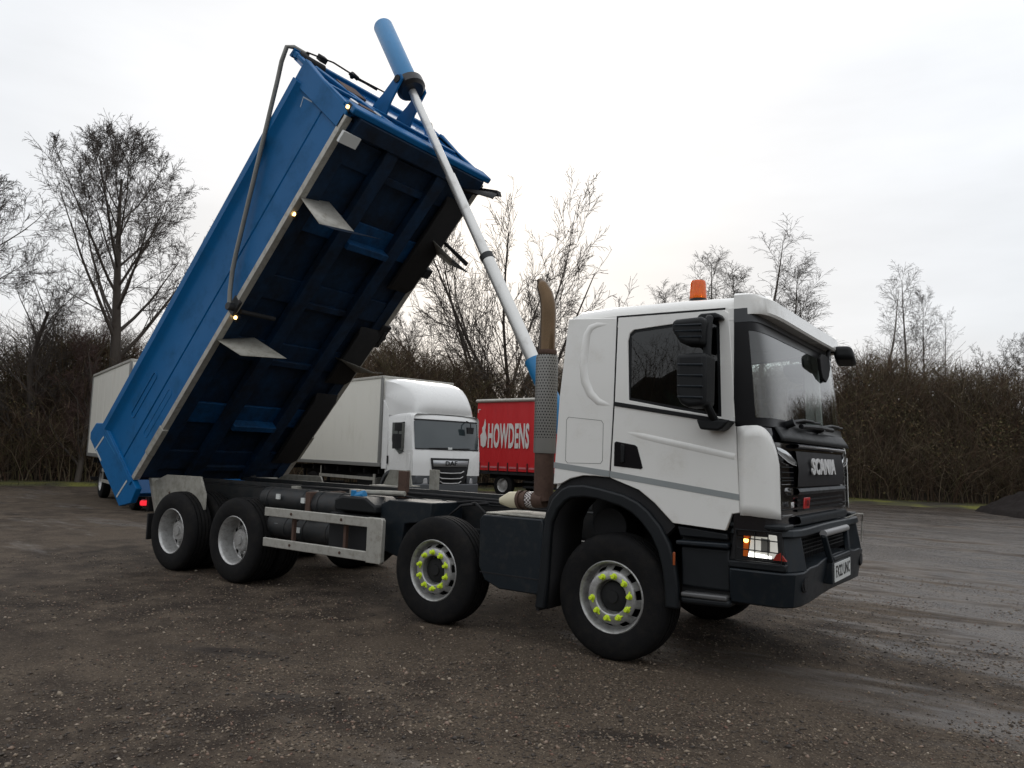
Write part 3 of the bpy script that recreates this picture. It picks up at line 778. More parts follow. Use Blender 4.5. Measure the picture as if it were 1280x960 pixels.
# sill between apron and glass, bonnet lip steps
m = MB(); m.grid(lambda t, z: FS(t, z, .035 - (z - 1.80) * .35), [t for t in TS if abs(t) <= abs(t_of_y(1.13))], [1.80, 1.84, 1.88, 1.905]); m.build('bonnet_lip', black_plastic, apron, smooth=50, solid=.01)
# header panel and roof cap / visor
m = MB(); m.grid(lambda t, z: FS(t, z, .012), TS, [2.685, 2.73, 2.79]); m.build('header_panel', mat('shade darkened header', (.045, .048, .052), .4), T, smooth=60)  # dark colour stands in for the shade below the visor overhang
def visor_pt(t, q):
    prof = [(-.10, 2.915), (.05, 2.908), (.12, 2.893), (.155, 2.868), (.170, 2.76), (.158, 2.742), (.03, 2.748), (.0, 2.755)]
    o_, z = prof[q]
    z = z - .02 * (1 - abs(math.sin(t * math.pi / 2))) * (1 if q > 1 else .4)
    x, y = spf(t, 1.14 + o_, xr=1.03, w=1.22 + .035 * min(1, max(0, o_) / .1), nn=5.5)
    return (x, y, z)
m = MB(); m.grid(lambda t, q: visor_pt(t, q), TS, range(8)); 

vs_ = m.build('sun_visor', white_paint, T, smooth=32)
m = MB(); m.grid(lambda x, y: (x, y, 2.908 + .012 * (1 - (y / 1.2) ** 2)), [.95, 1.05, 1.12, 1.17], [-1.12, -.6, 0, .6, 1.12]); m.build('roof_cap', white_paint, T, smooth=60)
for yy in (-1.06, 1.06):
    m = MB(); x_ = 1.24; m.box(x_ - .06, x_ + .012, yy - .05, yy + .05, 2.868, 2.895); m.build('marker_lamp', emit('white marker lamp', (1, .97, .9), .5, (.8, .8, .8)), vs_, bevel=.008)
# wiper arms
m = MB()
for y0, y1 in ((-.85, -.15), (.05, .80)):
    a = FS(t_of_y(y0), 1.95, .04); b_ = FS(t_of_y((y0 + y1) / 2), 1.985, .05); c = FS(t_of_y(y1), 1.99, .035)
    m.tube([a, b_, c], .013, 8); m.tube([FS(t_of_y(y1 - .35), 1.975, .02), FS(t_of_y(y1 + .3 if y1 < .5 else 1.08), 1.995, .02)], .011, 6)
    m.cyl((a[0] - .05, a[1], a[2] - .03), (a[0] + .03, a[1], a[2]), .03, n=12)
m.tube([FS(t_of_y(-.6), 1.93, .05), FS(t_of_y(-.1), 1.945, .06), FS(t_of_y(.4), 1.945, .06)], .02, 8)
m.build('wiper', black_plastic, T)
# interior mirror style front mirror on visor corner and kerb mirror
m = MB(); m.tube([(1.20, .90, 2.74), (1.34, .96, 2.74), (1.40, 1.0, 2.72)], .022, 8)
fm = m.build('front_mirror', black_plastic, T)
m = MB(); 
m.hexa([(1.28, .86, 2.66), (1.46, .92, 2.66), (1.44, 1.16, 2.60), (1.26, 1.10, 2.60), (1.28, .86, 2.79), (1.43, .92, 2.79), (1.41, 1.14, 2.76), (1.26, 1.08, 2.76)])
m.build('mirror_housing', black_plastic, fm, bevel=.04, seg=4)
m = MB(); m.prism([(.36, 2.60), (.40, 2.50), (.46, 2.43), (.60, 2.40), (.70, 2.46), (.76, 2.55), (.72, 2.63), (.62, 2.65), (.44, 2.65)], 1.245, 1.275, axis='x')
m.cyl((1.26, .66, 2.60), (1.27, .72, 2.72), .02, n=8); m.build('kerb_mirror', pit_black, T, bevel=.02, seg=3)
# ---- door mirrors (near side and far side)
for sy in (-1, 1):
    m = MB()
    m.prism([(.76, 2.70), (.775, 2.745), (.80, 2.76), (.91, 2.76), (.94, 2.745), (.965, 2.71)], sy * 1.22, sy * 1.34)
    m.tube([(.86, sy * 1.30, 2.72), (.90, sy * 1.42, 2.70), (.90, sy * 1.46, 2.60), (.90, sy * 1.46, 2.05), (.93, sy * 1.40, 1.95), (.93, sy * 1.30, 1.90)], .03, 10)
    m.prism([(.80, 1.945), (1.055, 1.935), (1.0, 1.875), (.965, 1.858), (.83, 1.868)], sy * 1.255, sy * 1.42)
    ma = m.build('mirror_arm', black_plastic, T, bevel=.015, seg=3)
    def ribbed(pts, y0, y1, nm):
        q = MB(); q.prism(pts, sy * y0, sy * y1); o_ = q.build(nm, black_plastic, ma, bevel=.035, seg=4)
        return o_
    h1 = ribbed([(.65, 2.675), (.66, 2.60), (.715, 2.515), (.76, 2.49), (.905, 2.475), (.915, 2.68), (.88, 2.695), (.69, 2.69)], 1.36, 1.56, 'mirror_housing')
    h2 = ribbed([(.70, 2.425), (.705, 2.13), (.73, 2.05), (.80, 2.02), (.93, 2.03), (.935, 2.42)], 1.36, 1.58, 'mirror_housing')
    q = MB()
    for z, xa in ((2.64, .68), (2.595, .69), (2.55, .72)): q.tube([(xa, sy * 1.556, z), (.895, sy * 1.564, z - .01)], .008, 6)
    q.build('rib', steel_dark, h1)
    q = MB()
    for z in (2.34, 2.26, 2.18, 2.10): q.tube([(.72, sy * 1.576, z), (.915, sy * 1.584, z - .01)], .009, 6)
    q.build('rib', steel_dark, h2)
# ---- beacon
m = MB(); m.lathe([(.085, 0), (.085, .04), (.076, .06), (.070, .085)], 28); bc = m.build('beacon', black_plastic, T, loc=(.55, -.76, 2.925))
m = MB(); m.lathe([(.066, .05), (.072, .07), (.066, .215), (.058, .235), (.0, .24)], 28)
om, t, b = new_mat('orange lens'); b.inputs['Base Color'].default_value = (.85, .16, .01, 1); b.inputs['Roughness'].default_value = .15; b.inputs['Transmission Weight'].default_value = .35; b.inputs['Subsurface Weight'].default_value = .3
m.build('lens', om, bc, smooth=50)
# ---- grille: bars, centre panel, lettering
def strip(name, z0, z1, y0, y1, off, m_, par, nseg=14, depth=.0, bev=.004):
    q = MB(); ysn = np.linspace(y0, y1, nseg)
    def f_(i, k):
        y = ysn[i]; o_, z = [(off - .03, z0), (off, z0 + .004), (off + depth, (z0 + z1) / 2), (off, z1 - .004), (off - .03, z1)][k]
        return FS(t_of_y(y), z, o_)
    q.grid(f_, range(nseg), range(5)); return q.build(name, m_, par, smooth=50)
panel_m = mat('satin black panel', (.008, .008, .010), .5, spec=.3)
gr = strip('grille', 1.455, 1.735, -.78, .78, .012, panel_m, T, depth=.012)
strip('grille_bar', 1.395, 1.45, -.80, .80, .022, steel_dark, gr, depth=.012)
for z in (1.345, 1.305, 1.265): strip('slat', z, z + .022, -.78, .78, .006, black_plastic, gr)
strip('grille_bar', 1.165, 1.235, -.80, .80, .028, steel_dark, gr, depth=.01)
strip('top_ledge', 1.755, 1.79, -.78, .78, .035, mat('glossy grey ledge', (.09, .09, .10), .25, coat=.5), gr, depth=.012)
for sy in (-1, 1):
    a_, b_ = (-1.10, -.84) if sy < 0 else (.84, 1.10)
    for z in (1.472, 1.245):
        strip('chrome_trim', z, z + .010, a_, b_, .004, chrome, gr, nseg=6)
    for z in (1.56, 1.52, 1.60, 1.50): strip('slat', z, z + .014, a_, b_, .0, black_plastic, gr, nseg=6)
    strip('side_vent', 1.285, 1.30, a_, b_, .0, black_plastic, gr, nseg=6)
    strip('badge_strip', 1.235, 1.242, a_, b_, .004, chrome, gr, nseg=6)
    q = MB(); p_ = FS(t_of_y(sy * .93), 1.425, .0); q.cyl((p_[0] - .02, p_[1], p_[2]), (p_[0] + .012, p_[1], p_[2]), .028, n=14); q.build('washer_jet', chrome, gr)
    # upper position lamps
    q = MB()
    yy = [1.155, 1.10, 1.0, .90, .80, .73]; zt_ = [1.752, 1.746, 1.728, 1.70, 1.668, 1.630]; zb_ = [1.712, 1.685, 1.652, 1.634, 1.626, 1.622]
    q.grid(lambda i, k: FS(sy * abs(t_of_y(yy[i])), zb_[i] + (zt_[i] - zb_[i]) * k / 3, .006 + .006 * (k in (1, 2))), range(6), range(4))
    ul = q.build('upper_lamp', mat('clear lamp lens', (.45, .47, .48), .08, metal=.6, coat=1), T, smooth=50)
    q = MB(); q.tube([FS(sy * abs(t_of_y(yy[i])), zb_[i] - .006, .014) for i in range(6)], .003, 6); q.build('lamp_trim', chrome, ul)
letters_m = mat('silver letters', (.68, .68, .67), .4)
yc = 0
Mx = frame((xfront(1.61) + .040, -.05, 1.61), (0, 1, 0), (-.03, 0, 1))
text_obj('lettering', 'SCANIA', .172, letters_m, gr, Mx, extrude=.006, bold=.0065, xs=1.2, space=1.12)
p_ = FS(t_of_y(-.93), 1.325, .014)
text_obj('lettering', 'P450', .055, letters_m, gr, frame(p_, (-.12, 1, 0), (0, 0, 1)), extrude=.003, bold=.0012)
p_ = FS(t_of_y(-.60), 1.325, .03)
q = MB(); q.hexa([(p_[0] - .01, -.69, 1.29), (p_[0] + .0, -.69, 1.29), (p_[0] + .01, -.57, 1.29), (p_[0], -.57, 1.29), (p_[0] - .01, -.67, 1.375), (p_[0], -.67, 1.375), (p_[0] + .01, -.53, 1.375), (p_[0], -.53, 1.375)])
rb = q.build('badge', mat('red badge', (.45, .02, .02), .3), gr, bevel=.004)
text_obj('lettering', 'XT', .06, mat('dark red', (.16, .01, .012), .4), rb, frame((p_[0] + .014, -.615, 1.332), (-.06, 1, 0), (0, 0, 1)), extrude=.002, bold=.002)

# ---------------------------------------------------------------- wheel arches (mudguards) over first axle
def arc_pts(pts): return pts
fo = [(-.70, .33), (-.665, .60), (-.64, .95), (-.61, 1.14), (-.55, 1.27), (-.46, 1.36), (-.386, 1.394), (-.24, 1.405), (-.095, 1.386), (.133, 1.342), (.26, 1.29), (.35, 1.225), (.45, 1.12), (.53, .99), (.575, .85), (.60, .70), (.61, .50)]
fi = [(-.60, .33), (-.575, .60), (-.56, .95), (-.545, 1.07), (-.49, 1.18), (-.42, 1.255), (-.36, 1.287), (-.24, 1.30), (-.10, 1.29), (.10, 1.245), (.20, 1.20), (.28, 1.14), (.37, 1.04), (.435, .92), (.47, .80), (.49, .68), (.50, .50)]
arch_m = mat('black mudguard plastic', (.008, .010, .012), .48, spec=.3, var=.2, scale=6, bump=.1, bscale=200)
for sy in (-1, 1):
    m = MB(); m.prism(fo + list(reversed(fi)), sy * 1.262, sy * 1.20)
    mg = m.build('mudguard', arch_m, T, bevel=.018, seg=3)
    m = MB()
    P = list(reversed(fi)); n_ = len(fi)
    m.add([(x, sy * 1.21, z) for x, z in fi] + [(x, sy * .72, z) for x, z in fi], [(i, i + 1, n_ + i + 1, n_ + i) for i in range(n_ - 1)])
    m.build('inner_liner', pit_black, mg, smooth=50, solid=.01)
    # black gap lining between mudguard and white panels
    m = MB(); up = [(.56, 1.12), (.551, 1.16), (.399, 1.30), (.254, 1.40), (.006, 1.478), (-.13, 1.49), (-.254, 1.49), (-.38, 1.46), (-.468, 1.412), (-.60, 1.28), (-.66, 1.02)]
    lo = [(-.645, 1.02), (-.56, 1.2), (-.46, 1.30), (-.386, 1.34), (-.24, 1.35), (-.095, 1.34), (.133, 1.29), (.33, 1.19), (.47, 1.03)]
    m.prism(up + lo, sy * 1.222, sy * 1.13); m.build('arch_filler', pit_black, mg)
m = MB(); m.box(.565, .585, -1.272, -1.262, .83, .93); m.build('side_reflector', mat('amber reflector', (.30, .07, .02), .25), T, bevel=.004)
# brake gear visible in arch
m = MB(); m.cyl((-.15, -.62, 1.05), (-.15, -.95, 1.05), .16, n=24); m.tube([(-.3, -.72, .95), (-.15, -.7, 1.22), (.15, -.72, 1.15)], .02, 8); m.build('air_spring', pit_black, T, bevel=.01)
# mudguard of second axle: rear lower lip and flaps
for sy in (-1, 1):
    m = MB(); m.box(-.72, -.69, min(sy * .8, sy * 1.20), max(sy * .8, sy * 1.20), .30, .95); m.build('mud_flap', pit_black, T)

# ---------------------------------------------------------------- entry step box, headlights, bumper
for sy in (-1, 1):
    m = MB()
    m.prism([(.60, .56), (.60, 1.13), (.97, 1.10), (1.0, 1.22), (1.08, 1.235), (1.18, 1.20), (1.18, .62), (1.10, .58), (.9, .555)], sy * 1.10, sy * .70)
    sb = m.build('step_housing', pit_black, T, bevel=.01)
    for z, x0, x1 in ((1.02, .575, .99), (.635, .62, .98)):
        q = MB(); q.prism([(x0, z - .035), (x0, z), (x1, z + .01), (x1, z - .03)], sy * 1.245, sy * 1.08); q.build('step_tread', mat('ribbed step grey', (.12, .12, .12), .45, metal=.4) if z < 1 else steel_dark, sb, bevel=.012)
    q = MB(); q.prism([(.605, .67), (.60, .98), (.99, .985), (1.0, .67)], sy * 1.20, sy * 1.08); q.build('step_riser', arch_m, sb, bevel=.02)
    q = MB(); q.prism([(.62, .545), (.61, .60), (1.0, .615), (1.0, .56)], sy * 1.235, sy * 1.08); q.build('lower_sill', arch_m, sb, bevel=.02)
    q = MB(); q.prism([(.60, 1.05), (.575, 1.13), (.975, 1.10), (.985, 1.05)], sy * 1.22, sy * 1.08); q.build('upper_sill', arch_m, sb, bevel=.012)
BP = [(1.0, -1.25), (1.24, -1.25), (1.38, -1.235), (1.455, -1.17), (1.485, -1.05), (1.49, -.90), (1.492, -.68), (1.488, -.4), (1.485, 0)]
BPf = BP + [(x, -y) for x, y in reversed(BP[:-1])]
def bump_solid(z0f, z1f, inset0, inset1, dep=.12):
    m = MB(); n_ = len(BPf); vs = []
    for k_, (x, y) in enumerate(BPf):
        nx = Vector((x - .8, y * .9, 0)).normalized()
        for zf, ins in ((z0f, inset0), (z1f, inset1)):
            vs.append((x - nx.x * ins, y - nx.y * ins, zf(y)))
        for zf, ins in ((z1f, inset1), (z0f, inset0)):
            vs.append((x - nx.x * (ins + dep), y - nx.y * (ins + dep), zf(y)))
    fs = []
    for i in range(n_ - 1):
        for j in range(4): fs.append((i * 4 + j, i * 4 + (j + 1) % 4, (i + 1) * 4 + (j + 1) % 4, (i + 1) * 4 + j))
    fs += [(0, 1, 2, 3), tuple((n_ - 1) * 4 + i for i in (3, 2, 1, 0))]
    return m.add(vs, fs)
top_l = lambda y: .865 if abs(y) > .95 else (.865 + (.95 - abs(y)) * .17 if abs(y) > .6 else .925)
bp_ = bump_solid(lambda y: .60 + .0 * abs(y), lambda y: .855 if abs(y) > .95 else .875 if abs(y) > .6 else .905, .06, .0, .25)
bump = bp_.build('bumper', steel_dark, T, bevel=.012, smooth=25)
for sy in (-1, 1):
    q = MB(); q.tube([(1.40, sy * .99, .765), (1.478, sy * 1.0, .765), (1.484, sy * 1.0, .765), (1.45, sy * 1.0, .765)], [.062, .062, .050, .048], 22); q.build('fog_lamp_recess', pit_black, bump)
# top shelf and corner posts round the head lamps
m = bump_solid(lambda y: 1.10, lambda y: 1.155, .045, .06, .16); m.build('bumper_top_rail', steel_dark, bump, bevel=.010, smooth=25)
for sy in (-1, 1):
    m = MB()
    m.hexa([(1.40, sy * 1.19, .85), (1.49, sy * .98, .85), (1.36, sy * .90, .85), (1.28, sy * 1.14, .85), (1.36, sy * 1.16, 1.11), (1.445, sy * .98, 1.11), (1.33, sy * .90, 1.11), (1.26, sy * 1.12, 1.11)])
    m.build('corner_post', steel_dark, bump, bevel=.012)
    # head lamp: housing, reflector, lens, indicator, grid
    m = MB(); fr_o = [(.985, .905), (1.02, 1.15), (1.10, 1.165), (1.36, 1.15), (1.385, .915)]
    m.prism(fr_o, sy * 1.21, sy * 1.02); hl = m.build('headlight', pit_black, T, bevel=.015)
    m = MB(); m.prism([(1.13, .945), (1.155, 1.125), (1.335, 1.115), (1.345, .95)], sy * 1.222, sy * 1.20)
    m.build('reflector', emit('lit lamp bowl', (1, .96, .84), .28, (.55, .55, .52)), hl, bevel=.006)
    m = MB(); m.prism([(1.132, .95), (1.14, .985), (1.30, .965), (1.30, .948)], sy * 1.226, sy * 1.221); m.build('daytime_lamp', emit('lit white lamp', (1, 1, .93), 2.6, (.8, .8, .8)), hl)
    m = MB(); m.prism([(1.095, .95), (1.10, 1.13), (1.145, 1.125), (1.122, .95)], sy * 1.224, sy * 1.20); m.build('indicator', emit('amber lens', (1, .22, .02), .10, (.42, .08, .01)), hl)
    m = MB(); m.cyl((1.118, sy * 1.22, 1.065), (1.118, sy * 1.232, 1.065), .018, n=14); m.build('indicator_bulb', emit('lit amber bulb', (1, .55, .12), 5.0), hl)
    m = MB(); m.prism([(1.31, .94), (1.335, .985), (1.36, .995), (1.405, .94)], sy * 1.2255, sy * 1.20); m.build('red_reflector', mat('red lens', (.32, .03, .02), .2), hl)
    m = MB(); m.prism([(1.225, .99), (1.225, 1.09), (1.29, 1.085), (1.29, .99)], sy * 1.2255, sy * 1.2225); m.build('projector', mat('dark lens', (.25, .25, .23), .1, metal=.4), hl, bevel=.004)
    m = MB(); yg = sy * 1.255
    for z in (1.075, .995): m.tube([(1.06, yg, z + .01), (1.36, yg, z)], .0045, 6)
    for x in (1.19, 1.285): m.tube([(x, yg, 1.14), (x, yg, .93)], .0045, 6)
    m.tube([(1.05, sy * 1.22, 1.15), (1.05, yg, 1.14), (1.05, yg, .92), (1.38, yg, .92), (1.38, yg, 1.14), (1.05, yg, 1.14)], .006, 6)
    m.build('lamp_guard', black_plastic, hl)
    m = MB(); m.prism([(.985, 1.155), (1.0, 1.19), (1.40, 1.19), (1.40, 1.15)], sy * 1.235, sy * 1.0); m.build('lamp_brow', arch_m, hl, bevel=.012)
    m = MB(); m.prism([(.98, .86), (.985, .91), (1.40, .915), (1.40, .86)], sy * 1.225, sy * 1.0); m.build('lamp_chin', arch_m, hl, bevel=.01)
m = MB(); m.box(1.24, 1.30, -1.1, 1.1, .62, 1.14); m.build('bumper_backing', pit_black, bump)
m = MB()
for z in np.arange(.94, 1.1, .03): m.box(1.36, 1.372, -.95, .95, z, z + .008)
for y in np.arange(-.95, .96, .05): m.box(1.36, 1.37, y, y + .006, .90, 1.1)
m.build('bumper_mesh', pit_black, bump)
# hinged bull bar with the number plate
m = MB()
for sy in (-1, 1):
    m.hexa([(1.48, sy * .30, .86), (1.525, sy * .30, .86), (1.525, sy * .345, .86), (1.48, sy * .345, .86), (1.445, sy * .38, 1.08), (1.49, sy * .38, 1.08), (1.49, sy * .425, 1.08), (1.445, sy * .425, 1.08)])
m.box(1.48, 1.525, -.30, .30, .865, .905)
bb = m.build('bull_bar', steel_dark, T, bevel=.008)
m = MB(); m.tube([(1.47, -.42, 1.09), (1.47, .42, 1.09)], .028, 14); m.build('top_tube', mat('grey painted tube', (.25, .25, .25), .35), bb)
m = MB(); m.box(1.44, 1.520, -.34, .34, .69, .86); m.build('plate_holder', steel_dark, bb, bevel=.006)
m = MB(); m.box(1.521, 1.527, -.29, .29, .70, .85); npl = m.build('number_plate', white_plate, T, bevel=.002)
text_obj('lettering', 'FX22 UNC', .132, ink, npl, frame((1.5285, 0, .775), (0, 1, 0), (0, 0, 1)), extrude=.0006, bold=.0015, xs=.86)
# far corner wire mirror / mesh
m = MB(); m.tube([(1.40, .70, 1.15), (1.50, .74, 1.20), (1.52, .88, 1.19), (1.50, .96, 1.12), (1.49, .97, .93)], .007, 6); m.build('corner_hoop', alu, T)
# ---- rear mudguards plates, flap and tail lamp
for sy in (-1, 1):
    m = MB(); m.prism([(-7.30, 1.02), (-7.22, 1.13), (-6.95, 1.22), (-6.15, 1.225), (-6.02, 1.0), (-6.02, .80), (-6.6, .72), (-7.12, .68)], sy * 1.02, sy * .99)
    rp_ = m.build('mudguard_plate', alu_dull, T, bevel=.006)
    m = MB(); m.hexa([(-7.34, sy * 1.06, 1.16), (-7.26, sy * 1.06, 1.16), (-7.26, sy * .55, 1.16), (-7.34, sy * .55, 1.16), (-7.12, sy * 1.06, .68), (-7.05, sy * 1.06, .68), (-7.05, sy * .55, .68), (-7.12, sy * .55, .68)])
    m.build('rear_panel', alu_dull, rp_, bevel=.004)
    q = MB()
    for x in (-6.85, -6.6, -6.3): q.cyl((x, sy * 1.02, .98), (x, sy * 1.028, .98), .014, n=8)
    q.build('bolt', rust, rp_)
    m = MB(); m.box(-7.10, -7.07, min(sy * .55, sy * 1.17), max(sy * .55, sy * 1.17), .34, .69); m.build('mud_flap', pit_black, T, bevel=.004)
    m = MB(); m.box(-7.42, -7.36, min(sy * .72, sy * 1.1), max(sy * .72, sy * 1.1), .76, .86); tl_ = m.build('tail_lamp', mat('red tail lens', (.30, .01, .01), .2), T, bevel=.01)
    m = MB(); m.box(-7.37, -7.352, min(sy * 1.02, sy * 1.1), max(sy * 1.02, sy * 1.1), .775, .845); m.cyl((-7.38, sy * 1.1, .81), (-7.38, sy * 1.115, .81), .035, n=14); m.build('lit_lens', emit('lit red lens', (1, .03, .05), .9, (.5, .02, .02)), tl_)
m = MB(); m.box(-7.36, -7.30, -1.05, 1.05, .70, .90); m.build('rear_light_bar', pit_black, T, bevel=.006)
for sy in (-1, 1):
    m = MB(); m.box(-4.70, -4.20, min(sy * .62, sy * 1.1) , max(sy * .62, sy * 1.1), 1.16, 1.17) if sy > 0 else m.box(-4.70, -4.6, -.7, -.62, 1.1, 1.17)
    if sy > 0: m.prism([(-4.75, 1.16), (-4.2, 1.16), (-4.25, 1.38), (-4.62, 1.38)], .95, .93)
    m.build('guard_plate', alu_dull, T)

# ---------------------------------------------------------------- tipping ram
RA = Vector((-.85, 0, 1.28)); RB = Vector((-3.68, 0, 6.36)); D = (RB - RA).normalized(); LEN = (RB - RA).length
m = MB(); m.box(-1.05, -.68, -.30, .30, 1.12, 1.26); m.cyl((-.85, -.3, 1.28), (-.85, .3, 1.28), .07, n=16); m.build('ram_foot', chassis_m, T, bevel=.01)
def onr(x): return RA + D * ((x - RA.x) / D.x)
m = MB(); m.tube([RA, onr(-1.30), onr(-1.31), onr(-1.63)], [.095, .095, .10, .10], 26); ram = m.build('tipping_ram', blue_ram, T, smooth=30)
m = MB(); m.tube([onr(-1.60), onr(-2.32)], .075, 26); m.build('ram_stage', chrome_rod, ram)
m = MB(); m.tube([onr(-2.30), onr(-2.335)], .081, 26); m.build('ram_ring', chassis_m, ram)
m = MB(); m.tube([onr(-2.32), onr(-2.93)], .062, 26); m.build('ram_stage', chrome_rod, ram)
m = MB(); m.tube([onr(-2.93), RB], .052, 26); m.build('ram_stage', chrome_rod, ram)
m = MB(); m.tube([RB - D * .02, RB + D * .10, RB + D * 1.13, RB + D * 1.155], [.125, .13, .13, .118], 28); m.build('ram_sleeve', blue_ram, ram, smooth=30)
m = MB(); m.tube([RB - D * .10, RB - D * .06, RB + D * .05, RB + D * .09], [.15, .19, .19, .15], 24); m.build('ram_collar', mat('greasy black steel', (.012, .012, .013), .35, var=.5, scale=12), ram, smooth=30)

# ---------------------------------------------------------------- tipped body (u along floor, y across, v up from floor)
U = Vector((.679, 0, .734)).normalized(); V = Vector((-.734, 0, .679)).normalized(); O = Vector((-7.41, 0, 1.13))
BM = Matrix(((U.x, 0, V.x, O.x), (0, 1, 0, 0), (U.z, 0, V.z, O.z), (0, 0, 0, 1)))
def B(): return MB(BM)
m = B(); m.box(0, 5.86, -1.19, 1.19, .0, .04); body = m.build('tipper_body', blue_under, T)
# sides with crease and outward top rail, swept along u
def side_prof(sy):
    o_ = [(-1.25, -.02), (-1.25, .385), (-1.236, .395), (-1.236, .415), (-1.248, .425), (-1.243, .90), (-1.262, .955), (-1.315, 1.02), (-1.315, 1.12), (-1.20, 1.12), (-1.20, -.02)]
    return [(sy * -a, b_) for a, b_ in o_]
for sy in (1, -1):
    m = B(); m.prism(side_prof(-sy), 0.0, 5.72, axis='x'); sd_ = m.build('body_side', blue_paint, body, bevel=.004, smooth=25)
    if sy == 1: pass
for s in (-1, 1):
    nm = 'side_rail'
    m = B(); m.box(.05, 5.84, min(s * 1.268, s * 1.19), max(s * 1.268, s * 1.19), -.055, -.021); m.box(.05, 5.84, min(s * 1.275, s * 1.262), max(s * 1.275, s * 1.262), -.055, .02)
    sr = m.build(nm, alu, body, bevel=.004)
    m = B(); m.box(.52, 1.0, min(s * 1.285, s * 1.2), max(s * 1.285, s * 1.2), -.075, .03); m.build('hinge_cover', alu_dull, sr, bevel=.006)
    # front corner post and tail post
    m = B(); m.prism([(5.66, -.02), (5.66, 1.14), (5.98, 1.14), (5.90, -.02)], s * 1.275, s * 1.19); m.build('corner_post', blue_paint, body, bevel=.012)
    # pressed slots near the tail
    for (u0, u1, v) in ((.55, 1.35, .70), (.6, 1.45, .24)):
        pts = []
        for k_ in range(9): a = R(90 + 22.5 * k_); pts.append((u0 + .05 + .05 * math.cos(a), s * 1.2475, v + .05 * math.sin(a)))
        for k_ in range(9): a = R(-90 + 22.5 * k_); pts.append((u1 - .05 + .05 * math.cos(a), s * 1.2475, v + .05 * math.sin(a)))
        pts.append(pts[0]); m = B(); m.tube(pts, .008, 6, caps=False); m.build('pressed_slot', blue_paint, body)
    # tail cheek
    m = B(); m.prism([(.03, -.20), (-.20, -.25), (-.45, -.07), (-.43, 1.10), (-.43, 1.27), (-.36, 1.34), (-.16, 1.33), (.03, 1.12)], s * 1.275, s * 1.19)
    tc_ = m.build('tail_cheek', blue_paint, body, bevel=.01)
    if s < 0:
        m = B(); m.box(-.05, .02, -1.292, -1.274, -.05, 1.11); m.build('cheek_rib', blue_paint, tc_, bevel=.008)
        for (p0, p1) in (((-.42, 1.03), (-.13, 1.00)), ((-.41, .07), (-.07, .055)), ((-.405, 1.0), (-.40, .78)), ((-.02, .14), (-.10, .98))):
            a = Vector((p0[0], -1.2785, p0[1])); b_ = Vector((p1[0], -1.2785, p1[1])); d_ = (b_ - a).normalized(); w_ = Vector((-d_.z, 0, d_.x)) * (.014 if p0[0] < -.1 else .005)
            m = B(); m.hexa([a - w_, b_ - w_, b_ - w_ + Vector((0, .003, 0)), a - w_ + Vector((0, .003, 0)), a + w_, b_ + w_, b_ + w_ + Vector((0, .003, 0)), a + w_ + Vector((0, .003, 0))])
            m.build('reflective_strip' if p0[0] < -.1 else 'seam', mat('pale tape', (.45, .47, .45), .5) if p0[0] < -.1 else blue_ram, tc_)
m = B(); m.box(-.40, -.33, -1.19, 1.19, .05, 1.24); m.build('tailboard', blue_paint, body, bevel=.01)
# small pale corner mark at the front of the near side
m = B(); m.prism([(5.50, .80), (5.50, .815), (5.62, .86), (5.66, .66), (5.645, .655), (5.61, .84)], -1.2462, -1.2452); m.build('reflective_strip', mat('pale tape 2', (.30, .36, .42), .5), body)
# headboard
m = B(); m.box(5.86, 5.90, -1.25, 1.25, -.02, 1.38); hb = m.build('headboard', mat('glossy blue sheet', (.014, .13, .36), .14, var=.15, scale=1.5, coat=.6, dirt=.2, dirtcol=(.03, .12, .25)), body)
m = B(); m.prism([(-.10, 5.84), (.0, 5.84), (.10, 5.84)], 0, 0) if False else None
m.prism([(-1.27, -.12), (-1.27, .10), (1.27, .10), (1.27, -.12)], 5.90, 5.985, axis='x'); m.build('bottom_beam', blue_paint, hb, bevel=.02)
m = B(); m.box(5.88, 5.955, -1.27, 1.27, 1.33, 1.42); m.build('top_beam', blue_paint, hb, bevel=.012)
m = B(); m.prism([(5.86, 1.42), (5.86, 1.47), (5.97, 1.45), (5.97, 1.42)], -1.27, -1.0); m.build('top_flange', blue_paint, hb)
for s in (-1, 1):
    m = B(); m.box(5.90, 5.95, min(s * 1.27, s * 1.19), max(s * 1.27, s * 1.19), .101, 1.329); m.build('end_post', blue_paint, hb, bevel=.01)
for s in (-1, 1):
    m = B(); m.prism([(5.90, .64), (6.10, .70), (6.42, .74), (6.45, .80), (6.42, .87), (6.10, .91), (5.90, .96)], s * .235, s * .205); m.build('ram_bracket', blue_paint, hb, bevel=.008)
    m = B()
    m.hexa([(5.902, s * 1.10, 1.18), (5.945, s * 1.10, 1.18), (5.945, s * 1.02, 1.26), (5.902, s * 1.02, 1.26), (5.902, s * .30, .06), (5.945, s * .30, .06), (5.945, s * .22, .14), (5.902, s * .22, .14)])
    m.build('diagonal_brace', blue_paint, hb, bevel=.008)
m = B(); m.box(5.902, 5.94, -1.15, 1.15, .62, .68); m.build('cross_rail', blue_paint, hb, bevel=.008)
m = B(); m.cyl((6.37, -.25, .81), (6.37, .25, .81), .05, n=14); m.build('trunnion_pin', pit_black, hb)
m = B(); m.box(5.902, 5.95, -.80, -.48, .80, 1.10); m.build('rusty_plate', rust, hb, bevel=.004)
m = B()
for y in (-1.0, -.62): m.lathe([], 3) if False else m.cyl((5.90, y, .32), (5.96, y, .32), .055, n=18)
m.build('work_lamp', mat('white lamp', (.6, .62, .62), .25), hb)
m = B(); m.box(5.902, 5.96, -.93, -.68, .26, .36); m.build('hose_bracket', rust, hb)
